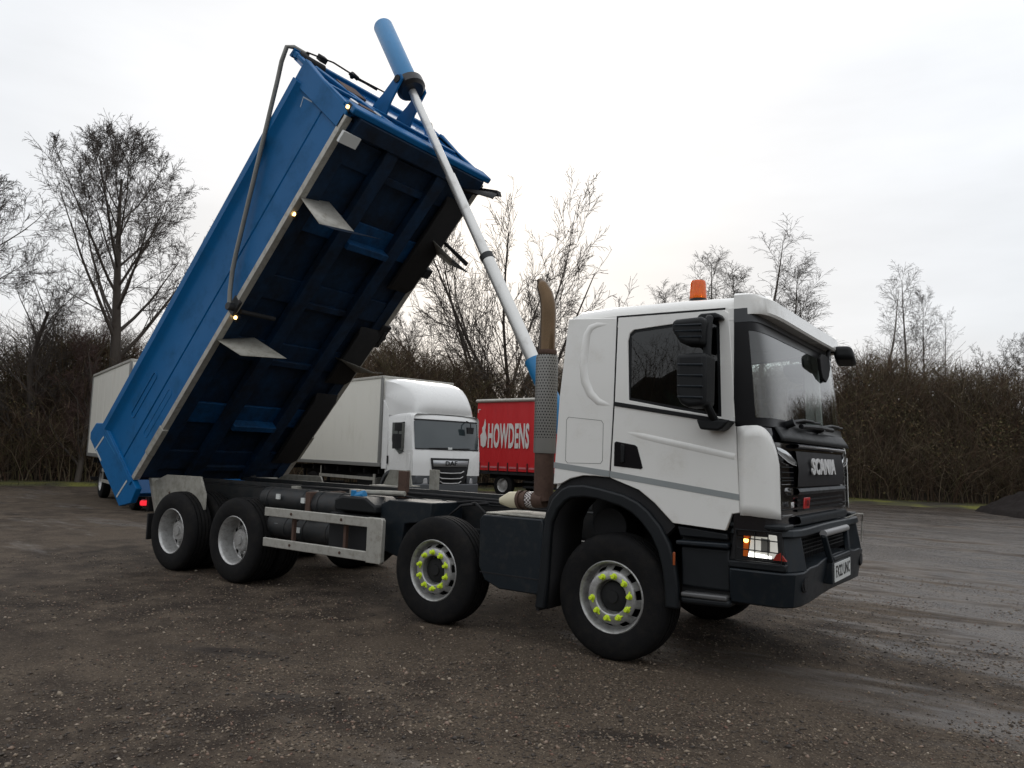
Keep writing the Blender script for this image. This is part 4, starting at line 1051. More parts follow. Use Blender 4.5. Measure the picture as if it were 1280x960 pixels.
m = B(); m.tube([(6.0, -1.1, 1.44), (6.05, -.7, 1.45), (6.03, -.2, 1.47), (6.05, .3, 1.44)], .012, 6); m.tube([(6.02, -.4, 1.45), (6.0, -.3, 1.6), (5.98, -.15, 1.68), (6.0, -.02, 1.6), (6.02, .1, 1.46)], .014, 6)
m.tube([(6.0, -.32, 1.5), (6.02, -.25, 1.62), (6.0, -.15, 1.6)], .03, 8); m.box(5.98, 6.05, -.9, -.8, 1.42, 1.52); m.build('sheet_hose', pit_black, hb)
blue_dull = mat('dull blue beam', (.003, .05, .14), .45, var=.3, scale=3, dirt=.6, dirtcol=(.004, .012, .022), spec=.3)  # underside beams: body blue taken darker for the shade there, plus dirt
# underside: two main runners, cross members, outer longitudinals
for s in (-1, 1):
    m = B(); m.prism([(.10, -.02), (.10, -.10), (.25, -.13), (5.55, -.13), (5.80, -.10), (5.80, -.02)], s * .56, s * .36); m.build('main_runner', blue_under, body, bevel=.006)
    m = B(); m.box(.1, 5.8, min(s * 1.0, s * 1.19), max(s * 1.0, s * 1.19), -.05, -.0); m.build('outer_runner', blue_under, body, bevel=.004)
for k_, u0 in enumerate((.25, 1.15, 2.3, 3.3, 4.34, 5.3)):
    dd = -.08 if u0 not in (1.15, 4.34) else -.18
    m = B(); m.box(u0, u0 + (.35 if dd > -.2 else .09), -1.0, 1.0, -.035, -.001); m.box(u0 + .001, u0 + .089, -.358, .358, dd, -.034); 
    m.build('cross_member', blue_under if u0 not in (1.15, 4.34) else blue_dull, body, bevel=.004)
for u0, u1 in ((.4, 1.9), (2.1, 3.2), (3.9, 5.5)):
    m = B(); m.prism([(u0, -.051), (u0 + .12, -.11), (u1 - .12, -.11), (u1, -.051)], .78, 1.20); m.build('wheel_clearance_plate', pit_black, body, bevel=.01)
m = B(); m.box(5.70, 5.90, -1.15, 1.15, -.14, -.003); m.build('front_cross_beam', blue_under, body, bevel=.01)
# aluminium wheel guard flaps hung under the body
def flap(pts, m_=alu_dull, name='hanging_guard'):
    q = B(); q.add(pts, [tuple(range(len(pts)))]); return q.build(name, m_, body, solid=.008)
f1 = flap([(4.74, -1.25, -.05), (4.80, -.84, -.02), (4.77, -.78, -.60), (4.71, -1.25, -.57)], alu)
q = B(); q.add([(4.71, -1.25, -.57), (4.77, -.78, -.60), (4.84, -.45, -.72), (4.74, -1.1, -.66)], [(0, 1, 2, 3)]); q.build('guard_extension', blue_under, f1, solid=.006)
f2 = flap([(2.55, -1.25, -.03), (2.73, -.82, -.12), (2.92, -.76, -.76), (2.72, -1.22, -.55)], alu_dull)
f3 = flap([(4.66, 1.22, -.05), (4.84, .98, -.05), (4.86, .98, -.60), (4.68, 1.25, -.40)], alu)
q = B(); q.add([(4.68, 1.25, -.36), (4.86, .98, -.58), (4.88, 1.02, -.92), (4.80, 1.22, -.72)], [(0, 1, 2, 3)]); q.build('guard_extension', mat('grey flap', (.16, .17, .17), .6), f3, solid=.006)
q = B(); q.prism([(4.83, -.0), (4.87, .0), (4.90, -.62), (4.84, -.62)], 1.25, 1.28); q.build('guard_edge', pit_black, f3)
f4 = flap([(2.35, 1.22, -.03), (2.58, .70, -.03), (2.86, .85, -.70), (2.74, 1.25, -.50)], alu_dull)
f5 = flap([(5.62, 1.25, .0), (5.66, .80, -.1), (5.86, .95, -.60), (5.90, 1.30, -.32), (5.84, 1.30, -.20)], pit_black)
m = B(); m.prism([(5.70, -.04), (5.78, -.02), (5.93, -.33), (5.89, -.40)], 1.24, 1.32); m.build('guard_edge', pit_black, f5)
m = B(); m.box(5.56, 5.70, -1.28, -1.02, -.16, -.12); m.build('white_tag', white_plate, body)
m = B(); m.box(4.25, 4.40, 1.2, 1.34, -.12, .05); m.build('side_bracket', pit_black, body, bevel=.01)
m = B(); m.box(2.9, 3.3, 1.15, 1.33, -.08, .06); m.build('sheet_arm_bracket', pit_black, body, bevel=.01)
# marker lamps
for (u0, v0, y0) in ((5.93, .0, -1.262), (4.52, .06 - .12, -1.20), (2.97, -.10, -1.20)):
    m = B(); m.box(u0 - .05, u0 + .05, y0 - .012, y0 + .02, v0 - .04, v0 + .04); mk = m.build('marker_lamp', pit_black, body, bevel=.008)
    m = B(); m.cyl((u0, y0 - .012, v0), (u0, y0 - .032, v0), .022, n=12); m.build('lens', emit('lit marker %g' % u0, (1, .62, .22), 6.0 if u0 < 5.5 else 4.0), mk)
# sheeting arm, both sides: from hinge low on the side up over the headboard
arm_m = mat('grey galvanised tube', (.20, .20, .185), .45, metal=.4, dirt=.3, dirtcol=(.1, .09, .07))
for s in (-1, 1):
    m = B(); y_ = s * 1.33
    m.tube([(3.07, y_, -.03), (3.20, y_, .10), (3.42, y_, .27), (3.60, y_, .37), (5.55, y_, 1.34), (5.75, y_, 1.45), (5.93, y_, 1.50), (5.97, s * 1.26, 1.48), (5.97, s * 1.05, 1.46)], .028, 12)
    arm = m.build('sheet_arm', arm_m, body, smooth=50)
    m = B(); m.cyl((3.07, s * 1.24, -.03), (3.07, s * 1.36, -.03), .05, n=14); m.box(2.98, 3.2, min(s * 1.24, s * 1.28), max(s * 1.24, s * 1.28), -.10, .05); m.build('arm_pivot', chassis_m, arm, bevel=.006)
m = B(); m.cyl((5.93, -1.22, 1.36), (5.93, -.85, 1.34), .055, n=14); m.build('sheet_roller', pit_black, hb, bevel=.01)
m = B(); m.cyl((3.07, -1.2, -.1), (3.07, -.7, -.12), .03, n=10); m.build('arm_shaft', pit_black, body)
# lift hinge
m = MB()
for sy in (-1, 1): m.hexa([(-7.30, sy * .60, 1.0), (-7.0, sy * .60, 1.0), (-7.0, sy * .50, 1.0), (-7.30, sy * .50, 1.0), (-7.36, sy * .60, 1.2), (-7.2, sy * .60, 1.2), (-7.2, sy * .50, 1.2), (-7.36, sy * .50, 1.2)])
m.build('tipping_hinge', chassis_m, T, bevel=.01)
# ------------------------------------------------------------------ parked lorries
box_white = mat('cream white box panel', (.68, .665, .60), .45, var=.04, scale=.8, dirt=.22, dirtcol=(.48, .455, .38), stretch=(1, 1, .35))
cab_white = mat('white cab paint', (.72, .72, .70), .28, var=.04, scale=1.2, coat=.3)
rail_grey = mat('grey rail', (.20, .20, .19), .5, metal=.2, var=.1)
bumper_grey = mat('grey moulded bumper', (.060, .064, .068), .5, var=.15)
dark_glass = mat('lorry glass', (.035, .048, .052), .06, var=.2, scale=.7, coat=.6)
def lorry_wheels(root, xs, ty=.98):
    me = None
    for x, kind in xs:
        for sy in (-1, 1):
            w = MB().lathe([(.25, .10), (.27, .12), (.33, .13), (.42, .12), (.465, .09), (.475, .0), (.465, -.09), (.42, -.12), (.25, -.12)], 36).build('wheel', rubber, root, loc=(x, sy * ty, .475), rot=(R(90) if sy < 0 else R(-90), 0, 0))
            MB().lathe([(.25, .11), (.262, .118), (.245, .10), (.22, .0 if kind == 'r' else .05), (.12, .02 if kind == 'r' else .11), (.10, .06 if kind == 'r' else .12), (.0, .08 if kind == 'r' else .13)], 28).build('rim', rim_silver, w, smooth=30)
def lorry_cab(root, fairing=True, zr=2.72):
    # cab local: x from .05 (behind) to 1.65 (front), width 2.3
    m = MB()
    def sec(x, w, z0, z1, r=.12):
        h = [(x, -w, z0), (x, -w, z1 - r), (x, -w + r * .3, z1 - r * .3), (x, -w + r, z1)]
        return h + [(p[0], -p[1], p[2]) for p in reversed(h)]
    ss = [sec(.10, 1.13, 1.02, zr), sec(1.20, 1.15, 1.02, zr), sec(1.46, 1.13, 1.02, zr - .03)]
    vs = [p for s_ in ss for p in s_]; k = 8
    fs = [(i * k + j, (i + 1) * k + j, (i + 1) * k + (j + 1) % k, i * k + (j + 1) % k) for i in range(2) for j in range(k)]
    fs += [tuple(range(8))]
    m.add(vs, fs)
    cabm = m.build('cab', cab_white, root, bevel=.02, seg=3, smooth=30)
    # front face sheet, curved in plan and leaning back above the waist
    zs = [.78, 1.02, 1.30, 1.66, 1.70, 2.10, 2.50, 2.60, zr - .03]
    xo = [1.66, 1.67, 1.67, 1.655, 1.64, 1.59, 1.53, 1.51, 1.44]
    def F(y, z, off=0.):
        x = float(np.interp(z, zs, xo)); return (x - .13 * (abs(y) / 1.15) ** 4 - .02 * (y / 1.15) ** 2 + off, y, z)
    yy = [-1.15, -1.12, -1.05, -.95, -.8, -.5, 0, .5, .8, .95, 1.05, 1.12, 1.15]
    m = MB(); m.grid(lambda y, z: F(y, z), yy, zs[1:]); m.grid(lambda x, z: (x, -1.15, z), [1.19, 1.40, 1.51], [1.02, 1.7]); m.grid(lambda x, z: (x, 1.15, z), [1.19, 1.40, 1.51], [1.02, 1.7])
    m.build('front_panel', cab_white, cabm, smooth=40)
    m = MB(); yw = [-1.10, -1.03, -.9, -.5, 0, .5, .9, 1.03, 1.10]
    def WSf(y, q):
        z0, z1 = 1.73 + .03 * (abs(y) > 1.05), 2.53 - .05 * (abs(y) > 1.05); return F(y, z0 + (z1 - z0) * q / 5, .012)
    m.grid(WSf, yw, range(6)); ws_ = m.build('windscreen', dark_glass, cabm, smooth=50)
    m = MB(); m.grid(lambda y, q: F(y, 1.725 + q * .03, .018), yw, range(2)); m.grid(lambda y, q: F(y, 2.51 + q * .04, .018), yw, range(2)); m.build('screen_seal', pit_black, ws_)
    m = MB(); m.tube([F(-.7, 1.76, .03), F(-.1, 1.78, .03)], .012, 6); m.tube([F(.1, 1.76, .03), F(.7, 1.78, .03)], .012, 6); m.build('wiper', pit_black, cabm)
    m = MB(); m.prism([(-.10, 1.74), (-.10, 1.80), (.04, 1.80), (.04, 1.74)], 1.665, 1.672, axis='x'); m.build('screen_sticker', white_plate, ws_)
    # grille: trapezoid with silver name band and three chevron bars
    def patch(poly, off, mt, nm, par):
        q = MB(); q.add([F(y, z, off) for y, z in poly], [tuple(range(len(poly)))]); return q.build(nm, mt, par, solid=.012)
    gr_ = patch([(-.66, 1.50), (.66, 1.50), (.60, 1.10), (.50, .80), (.30, .68), (-.30, .68), (-.50, .80), (-.60, 1.10)], .02, pit_black, 'grille', cabm)
    patch([(-.60, 1.44), (.60, 1.44), (.58, 1.27), (-.58, 1.27)], .04, mat('silver band', (.38, .39, .40), .3, metal=.5), 'name_band', gr_)
    text_obj('lettering', 'DAF', .17, ink, gr_, frame(F(0, 1.355, .052), (0, 1, 0), (0, 0, 1)), extrude=.004, bold=.004, xs=1.25, space=1.05)
    for z, w in ((1.10, .45), (.95, .42), (.82, .36)):
        q = MB(); q.tube([F(-w, z + .05, .05), F(-w * .75, z, .055), F(0, z - .01, .06), F(w * .75, z, .055), F(w, z + .05, .05)], .016, 8); q.build('chrome_bar', rim_silver, gr_)
    # bumper with lamps
    m = MB(); m.prism([(1.10, -1.17), (1.45, -1.17), (1.62, -1.05), (1.70, -.6), (1.72, 0), (1.70, .6), (1.62, 1.05), (1.45, 1.17), (1.10, 1.17)], .38, .80, axis='z')
    m.prism([(1.15, -1.16), (1.42, -1.16), (1.58, -1.05), (1.64, -.62), (1.30, -.62)], .80, 1.02, axis='z'); m.prism([(1.15, 1.16), (1.42, 1.16), (1.58, 1.05), (1.64, .62), (1.30, .62)], .80, 1.02, axis='z')
    bp = m.build('bumper', bumper_grey, root, bevel=.03, seg=3)
    for sy in (-1, 1):
        m = MB(); m.hexa([(1.52, sy * 1.08, .80), (1.655, sy * .72, .80), (1.60, sy * .70, .80), (1.48, sy * 1.02, .80), (1.50, sy * 1.09, .93), (1.645, sy * .75, .95), (1.58, sy * .72, .95), (1.46, sy * 1.05, .93)])
        m.build('headlight', mat('clear lamp', (.5, .5, .5), .15, metal=.4, var=.3, scale=12), bp, bevel=.01)
    m = MB(); m.box(1.70, 1.735, -.5, .5, .46, .62); m.build('lower_grille', pit_black, bp)
    m = MB(); m.box(1.736, 1.742, -.26, .26, .40, .50); m.build('number_plate', white_plate, bp)
    for sy in (-1, 1):
        m = MB(); m.prism([(1.07, 2.45), (1.07, 1.72), (.98, 1.60), (.85, 1.58), (.50, 1.80), (.45, 2.0), (.45, 2.45)], sy * 1.158, sy * 1.15); dr = m.build('side_window', dark_glass, cabm, bevel=.003)
        m = MB(); m.prism([(.22, 1.30), (.22, 1.52), (.30, 1.52), (.30, 1.30)], sy * 1.158, sy * 1.15); m.build('door_handle', pit_black, cabm)
        m = MB(); m.prism([(1.28, 1.15), (1.30, 1.60), (1.42, 1.62), (1.42, 1.15)], sy * 1.175, sy * 1.15); m.build('air_deflector', cab_white, cabm, bevel=.01)
        m = MB(); m.prism([(.98, 2.42), (1.10, 2.42), (1.10, 2.20), (.98, 2.20)], sy * 1.26, sy * 1.42, ); m.prism([(.96, 2.12), (1.10, 2.12), (1.10, 1.72), (.96, 1.72)], sy * 1.26, sy * 1.46); m.tube([(1.05, sy * 1.15, 2.45), (1.05, sy * 1.34, 2.42), (1.05, sy * 1.34, 1.7), (1.05, sy * 1.15, 1.65)], .015, 6)
        m.build('door_mirror', pit_black, cabm, bevel=.02)
        # wheel arch
        pts = [(.55 + .62 * math.cos(R(a)), .52 + .62 * math.sin(R(a))) for a in range(-5, 186, 12)]; ins = [(.55 + .53 * math.cos(R(a)), .52 + .53 * math.sin(R(a))) for a in range(185, -6, -12)]
        m = MB(); m.prism(pts + ins, sy * 1.19, sy * .85); m.build('wheel_arch', bumper_grey, root, bevel=.01)
        m = MB(); m.prism([(1.12, .40), (1.12, 1.03), (1.25, 1.03), (1.25, .40)], sy * 1.165, sy * .7); m.build('step_box', bumper_grey, root, bevel=.01)
    m = MB(); m.tube([F(.62, 2.56, .02), F(.62, 2.5, .2), F(.60, 2.35, .22)], .02, 6); m.prism([(.50, 2.20), (.70, 2.20), (.72, 2.38), (.48, 2.38)], 1.70, 1.76, axis='x'); m.build('kerb_mirror', pit_black, cabm, bevel=.02)
    m = MB(); m.box(-.02, .12, -1.0, 1.0, .9, 2.5); m.build('cab_back', pit_black, cabm)
    if fairing:
        m = MB(); qs = np.linspace(0, 1, 9)
        def fa(y, q):
            # side profile from roof front edge up and back to box top
            x = [1.42, 1.47, 1.43, 1.33, 1.18, .98, .70, .38, .02][q]; z = [zr - .01, 2.84, 3.03, 3.22, 3.38, 3.52, 3.63, 3.70, 3.735][q]
            w = [1.02, 1.03, 1.0, .98, .99, 1.02, 1.07, 1.12, 1.18][q]
            c_ = abs(y) ** 7
            return (x - .20 * c_ * (1 - q / 9), y * w, z - (.10 + .10 * (1 - q / 8)) * c_)
        ys = np.linspace(-1, 1, 17); m.grid(fa, ys, range(9))
        for sy in (-1, 1):   # cheeks
            pr_ = [fa(sy, q) for q in range(9)]
            vs = pr_ + [(.02, sy * 1.18, 3.2), (.02, sy * 1.16, zr - .02)]
            m.add(vs, [tuple(range(len(vs)))])
        m.build('roof_fairing', cab_white, root, smooth=50)
        for sy in (-1, 1):
            m = MB(); m.hexa([(.02, sy * 1.20, 1.15), (.24, sy * 1.16, 1.15), (.24, sy * 1.14, 1.15), (.02, sy * 1.14, 1.15), (.02, sy * 1.22, 3.1), (.22, sy * 1.14, 2.8), (.22, sy * 1.12, 2.8), (.02, sy * 1.14, 3.1)]); m.build('side_fairing', cab_white, root, bevel=.01)
def lorry_chassis(root, Lb, xr):
    m = MB()
    for sy in (-1, 1): m.box(-Lb + .2, 1.2, sy * .4 - .04, sy * .4 + .04, .78, 1.0)
    for x in np.arange(-Lb + .3, 0, .8): m.box(x, x + .07, -1.1, 1.1, 1.0, 1.14)
    m.cyl((xr, -.9, .475), (xr, .9, .475), .09); m.cyl((.55, -.9, .475), (.55, .9, .475), .07)
    m.box(-1.6, -.7, -1.0, -.5, .5, .95); m.box(-1.7, -.6, .5, 1.0, .5, .95); m.box(-Lb, -Lb + .1, -1.1, 1.1, .45, .55); m.box(-Lb + .05, -Lb + .12, -.5, -.42, .5, 1.1); m.box(-Lb + .05, -Lb + .12, .42, .5, .5, 1.1)
    m.build('chassis', pit_black, root)
    for sy in (-1, 1):
        m = MB()
        for z in (.50, .80): m.box(xr + .62, -.35, sy * 1.16 - .015, sy * 1.16 + .015, z, z + .09)
        m.box(-.42, -.32, sy * 1.16 - .02, sy * 1.16 + .02, .48, .98); m.box(xr + .65, xr + .70, sy * 1.14 - .02, sy * 1.14 + .01, .5, 1.14); m.build('side_guard', alu, root, bevel=.004)
        m = MB(); m.cyl((-.95, sy * .8, .72), (-.65, sy * .8, .72), .17, n=18); m.build('tank', alu, root)
def box_lorry(name, label, loc, rz, Lb):
    r = empty(name, loc, rz); tag(r, label, 'box lorry', 'white box lorries behind the tipper')
    lorry_cab(r); lorry_chassis(r, Lb, -Lb + 1.9); lorry_wheels(r, [(.55, 'f'), (-Lb + 1.9, 'r')])
    z0, z1 = 1.20, 3.79
    m = MB(); m.box(-Lb, 0, -1.24, 1.24, z0 + .10, z1 - .07); bx = m.build('cargo_box', box_white, r)
    m = MB(); m.box(-Lb - .01, .01, -1.265, 1.265, z0, z0 + .11); m.build('bottom_rail', rail_grey, bx, bevel=.01)
    m = MB()
    for sy in (-1, 1): m.box(-Lb, 0, sy * 1.235 - .025, sy * 1.235 + .025, z1 - .075, z1)
    m.box(-.05, .01, -1.26, 1.26, z1 - .075, z1 - .001); m.box(-Lb, -Lb + .05, -1.26, 1.26, z1 - .075, z1 - .001)
    m.build('top_rail', alu, bx, bevel=.01)
    for sy in (-1, 1):
        m = MB(); m.box(-.09, .012, sy * 1.235 - .03, sy * 1.235 + .03, z0 + .11, z1 - .076); m.build('corner_post', rail_grey, bx, bevel=.012)
        m = MB(); m.box(-Lb - .012, -Lb + .06, sy * 1.235 - .03, sy * 1.235 + .03, z0 + .11, z1 - .076); m.build('corner_post', rail_grey, bx, bevel=.012)
        m = MB()
        for x in np.arange(-Lb + 1.15, -.3, 1.18): m.box(x - .006, x + .006, min(sy * 1.239, sy * 1.243), max(sy * 1.239, sy * 1.243), z0 + .12, z1 - .08)
        m.build('panel_seam', box_white, bx)
    m = MB(); m.box(-Lb - .02, -Lb - .002, -1.15, 1.15, z0 + .12, z1 - .1); m.build('rear_shutter', rail_grey, bx)
    return r
box_lorry('box_lorry', 'white box lorry with curved roof fairing, cab front showing beside the red curtain sider', (-12.161, 9.709, -.0), -.231, 6.2)
box_lorry('box_lorry', 'white box lorry mostly hidden behind the blue tail of the raised tipping body', (-15.697, 4.334, -.0), -.312, 6.1)

# red curtain sided lorry
r = empty('curtain_side_lorry', (-15.687, 18.379, 0), -.0779); tag(r, 'red curtain sided lorry with white name lettering behind the white box lorry', 'curtain lorry')
Lb = 7.2
red_c = mat('red curtain', (.50, .012, .016), .5, var=.12, scale=1.0, stretch=(1, 1, .3), dirt=.1, dirtcol=(.30, .01, .015))
z0, z1 = 1.05, 3.84
m = MB(); m.box(.02, Lb - .02, -1.20, 1.20, z0, z1 - .1); bx = m.build('load_body', rail_grey, r)
for sy in (-1, 1):
    m = MB(); nx = 90
    def cw(i, k):
        x = .04 + (Lb - .08) * i / nx; z = z0 - .02 + (z1 - .12 - z0) * k / 6
        return (x, sy * (1.232 + .006 * math.sin(x * 9.1) + .004 * math.sin(x * 23)), z)
    m.grid(cw, range(nx + 1), range(7)); cur = m.build('curtain', red_c, bx, smooth=60)
    nst = 15
    for i in range(nst if sy < 0 else 0):
        x = .25 + i * (Lb - .4) / (nst - 1); m = MB()
        m.box(x - .02, x + .02, min(sy * 1.238, sy * 1.256), max(sy * 1.238, sy * 1.256), z0 - .10, z0 + .30); m.build('strap', pit_black, cur)
    m = MB()
    m = MB()
    for i in range(nst - 1):
        x = .25 + (i + .5) * (Lb - .4) / (nst - 1); m.box(x - .17, x + .17, min(sy * 1.240, sy * 1.246), max(sy * 1.240, sy * 1.246), z0 + .08, z0 + .15)
    m.build('hem_band', mat('pale red hem', (.50, .16, .17), .5), cur)
m = MB(); m.box(0, Lb, -1.27, 1.27, z1 - .14, z1 - .02); m.cyl((0, -1.25, z1 - .07), (Lb, -1.25, z1 - .07), .07, n=14); m.build('roof_rail', alu, bx, bevel=.01)
m = MB(); m.box(-.012, Lb, -1.22, 1.22, z0 - .16, z0 - .06); m.build('floor_rail', pit_black, bx)
white_ink = mat('white lettering', (.62, .60, .57), .5, var=.03)
text_obj('lettering', 'HOWDENS', .92, white_ink, bx, frame((1.98, -1.258, 2.33), (1, 0, 0), (0, 0, 1)), extrude=.004, bold=.030, xs=.5, space=1.08)
_t = [o for o in bx.children if o.name.startswith('lettering')][-1].data
_xs = [v.co.x for v in _t.vertices]; _zs = [v.co.z for v in _t.vertices]; _a, _b = min(_xs), max(_xs); _c, _d = min(_zs), max(_zs)
for v in _t.vertices:
    v.co.x = .66 + (v.co.x - _a) / (_b - _a) * 2.08; v.co.z = 1.90 + (v.co.z - _c) / (_d - _c) * .98
# plain pale figure shape left of the lettering
m = MB(); m.prism([(.30, 2.0), (.25, 2.40), (.36, 2.52), (.34, 2.70), (.42, 2.80), (.48, 3.05), (.53, 2.85), (.50, 2.60), (.60, 2.30), (.54, 1.98), (.42, 1.92)], -1.262, -1.250); m.build('emblem', white_ink, bx)
m = MB(); m.prism([(.08, 3.30), (.08, 3.45), (.22, 3.45), (.22, 3.42), (.11, 3.42), (.11, 3.30)], -1.254, -1.244); m.build('corner_mark', white_ink, bx)
cabroot_parts_before = set(bpy.data.objects)
lorry_cab(r, fairing=False)
for o in set(bpy.data.objects) - cabroot_parts_before:      # the cab sits ahead of the 7.2 m body
    if o.parent == r: o.location.x += Lb + .1
lorry_wheels(r, [(1.35, 'r'), (Lb + .65, 'f')])
m = MB()
for sy in (-1, 1): m.box(.1, Lb + 1.3, sy * .4 - .04, sy * .4 + .04, .70, .90)
m.box(2.4, 5.6, -1.1, -1.05, .42, .50); m.box(2.4, 5.6, -1.1, -1.05, .62, .70); m.cyl((1.35, -.9, .475), (1.35, .9, .475), .08); m.box(.0, .08, -1.1, 1.1, .4, .5)
m.build('chassis', pit_black, r)
# ------------------------------------------------------------------ bare trees
bark = mat('grey brown bark', (.065, .053, .043), .9, var=.35, scale=9, stretch=(1, 1, .3), bump=.4, bscale=40)
twig_m = mat('bare twigs', (.060, .048, .039), .9, var=.35, scale=3)  # twig colour lightened to stand in for distance haze
twig_red = mat('reddish bare twigs', (.075, .042, .034), .9, var=.35, scale=3)
birch_m = mat('pale birch bark', (.16, .145, .13), .8, var=.4, scale=12, stretch=(1, 1, 3))
class TreeGen:
    def __init__(s, seed):
        s.r = np.random.default_rng(seed); s.segs = ([], [])
    def branch(s, p, d, length, rad, lvl, P):
        r = s.r; n = P['n'][lvl]; s.lim = r.uniform(.85, 1.12); step = length / n; pts = [p.copy()]; rr = [rad]
        q = p.copy(); d = d / np.linalg.norm(d)
        for i in range(n):
            d = d + r.normal(0, P['wig'][lvl], 3) + np.array([0, 0, P['up'][lvl]]) * (1 if i < n * P.get('turn', 1) else -P.get('droop', 0)) + np.array(P.get('wind', (0, 0, 0))) * P['windl'][lvl] if 'windl' in P else d + r.normal(0, P['wig'][lvl], 3) + np.array([0, 0, P['up'][lvl]])
            d = d / np.linalg.norm(d); q = q + d * step
            if lvl >= 1 and 'env' in P and i > 0:
                zc, rx, rz = P['env']
                if (q[0] ** 2 + q[1] ** 2) / rx ** 2 + ((q[2] - zc) / rz) ** 2 > s.lim: break
            pts.append(q.copy())
            rr.append(max(rad * (1 - (i + 1) / n * P['taper'][lvl]), P['rmin']))
        if len(pts) < 3 and lvl >= 2: return
        n = len(pts) - 1
        s.segs[0 if lvl <= P['trunk_lvl'] else 1].append((np.array(pts), np.array(rr)))
        if lvl + 1 >= len(P['n']): return
        k = P['kids'][lvl]; k = int(k * (.75 + .5 * r.random())) if lvl else k
        for j in range(k):
            t = P['start'][lvl] + (1 - P['start'][lvl]) * (j + r.random()) / k
            f = t * n; i = min(int(f), n - 1); a = pts[i] + (pts[i + 1] - pts[i]) * (f - i)
            dd = pts[i + 1] - pts[i]; dd = dd / np.linalg.norm(dd)
            v = np.cross(dd, r.normal(0, 1, 3)); v /= np.linalg.norm(v)
            if lvl == 0:
                az = j * 2.4 + r.normal(0, .3); v = np.array([math.cos(az), math.sin(az), 0])
            ang = P['ang'][lvl] * (1 + r.normal(0, .18)) * (1.15 - .45 * t if lvl == 0 else 1)
            nd = dd * math.cos(ang) + v * math.sin(ang)
            ll = P['len'][lvl] * length * (1 - P['lf'][lvl] * t) * r.uniform(.75, 1.2)
            r0 = np.interp(f, range(n + 1), rr) * P['rr'][lvl]
            s.branch(a, nd, ll, max(r0, P['rmin']), lvl + 1, P)
    def mesh(s, which, sides):
        V = []; F = []; b = 0
        for pts, rr in s.segs[which]:
            m_ = len(pts); d = np.gradient(pts, axis=0); d /= np.linalg.norm(d, axis=1)[:, None] + 1e-9
            ref = np.array([0.31, .77, .2]) if abs(d[0][2]) > .6 else np.array([0, 0, 1.])
            a = np.cross(d, ref); a /= np.linalg.norm(a, axis=1)[:, None] + 1e-9; c = np.cross(d, a)
            k = sides if rr[0] > .02 else 3
            th = np.arange(k) * 2 * np.pi / k
            ring = pts[:, None] + (a[:, None] * np.cos(th)[None, :, None] + c[:, None] * np.sin(th)[None, :, None]) * rr[:, None, None]
            V.append(ring.reshape(-1, 3))
            ii = np.arange(m_ - 1)[:, None] * k + np.arange(k)[None]; jj = np.arange(m_ - 1)[:, None] * k + (np.arange(k)[None] + 1) % k
            F.append((np.stack([ii, jj, jj + k, ii + k], -1).reshape(-1, 4)) + b); b += m_ * k
        return np.concatenate(V), np.concatenate(F)
BROAD = dict(n=[9, 9, 7, 6, 4], wig=[.04, .06, .09, .12, .15], up=[.03, .06, .02, .01, .0], taper=[.88, .92, .9, .85, .5], rmin=.0048, trunk_lvl=1,
             kids=[22, 12, 9, 8], start=[.42, .18, .12, .1], ang=[.80, .60, .66, .68], len=[.62, .46, .44, .42], lf=[.52, .45, .4, .3], rr=[.40, .42, .48, .5])
VASE = dict(n=[4, 10, 7, 5, 4], wig=[.05, .04, .08, .11, .14], up=[.02, .03, .03, .02, .01], taper=[.35, .95, .9, .85, .5], rmin=.0042, trunk_lvl=1,
            kids=[13, 15, 8, 6], start=[.2, .14, .12, .1], ang=[.80, .55, .55, .62], len=[3.0, .36, .48, .46], lf=[.15, .45, .4, .3], rr=[.36, .38, .48, .5])
BUSHY = dict(n=[6, 6, 5, 4, 3], wig=[.12, .12, .14, .18, .2], up=[.03, .04, .02, .0, .0], taper=[.75, .85, .85, .8, .5], rmin=.005, trunk_lvl=1,
             kids=[16, 10, 9, 7], start=[.12, .15, .12, .1], ang=[.75, .7, .7, .7], len=[.62, .50, .48, .46], lf=[.5, .4, .3, .3], rr=[.42, .45, .5, .55])
BIRCH = dict(n=[12, 7, 6, 5], wig=[.02, .05, .09, .13], up=[.02, .05, -.02, -.10], taper=[.93, .9, .85, .5], rmin=.0042, trunk_lvl=0,
             kids=[38, 11, 9], start=[.20, .12, .12], ang=[.78, .60, .60], len=[.27, .48, .55], lf=[.60, .4, .3], rr=[.28, .42, .5])
def norm_shape(g, H):
    V1, _ = g.mesh(1, 3)
    return H / (np.percentile(V1[:, 2], 99.8))
protos = {}
def make_proto(key, P, seed, H, tl, tr):
    g = TreeGen(seed); g.branch(np.array([0, 0, -.3]), np.array([.02, .01, 1.]), tl, tr, 0, P)
    s_ = norm_shape(g, H); protos[key] = (g, s_)
    res = []
    for w, sides in ((0, 7), (1, 4)):
        V_, F_ = g.mesh(w, sides); V_ = V_ * s_; res.append((V_, F_))
    protos[key] = res
make_proto('broad', dict(BROAD, env=(6.7, 4.1, 4.3), wig=[.02, .05, .09, .12, .15]), 3, 10, 9.6, .26)
make_proto('vase', dict(VASE, env=(4.3, 3.5, 3.9)), 12, 10, 1.9, .20)
make_proto('bushy', BUSHY, 9, 10, 7, .22)
make_proto('birchA', BIRCH, 21, 10, 10, .12)
make_proto('birchB', dict(BIRCH, kids=[24, 9, 6], wig=[.03, .07, .10, .14], up=[.01, .05, -.04, -.14]), 33, 10, 10, .12)
mesh_cache = {}
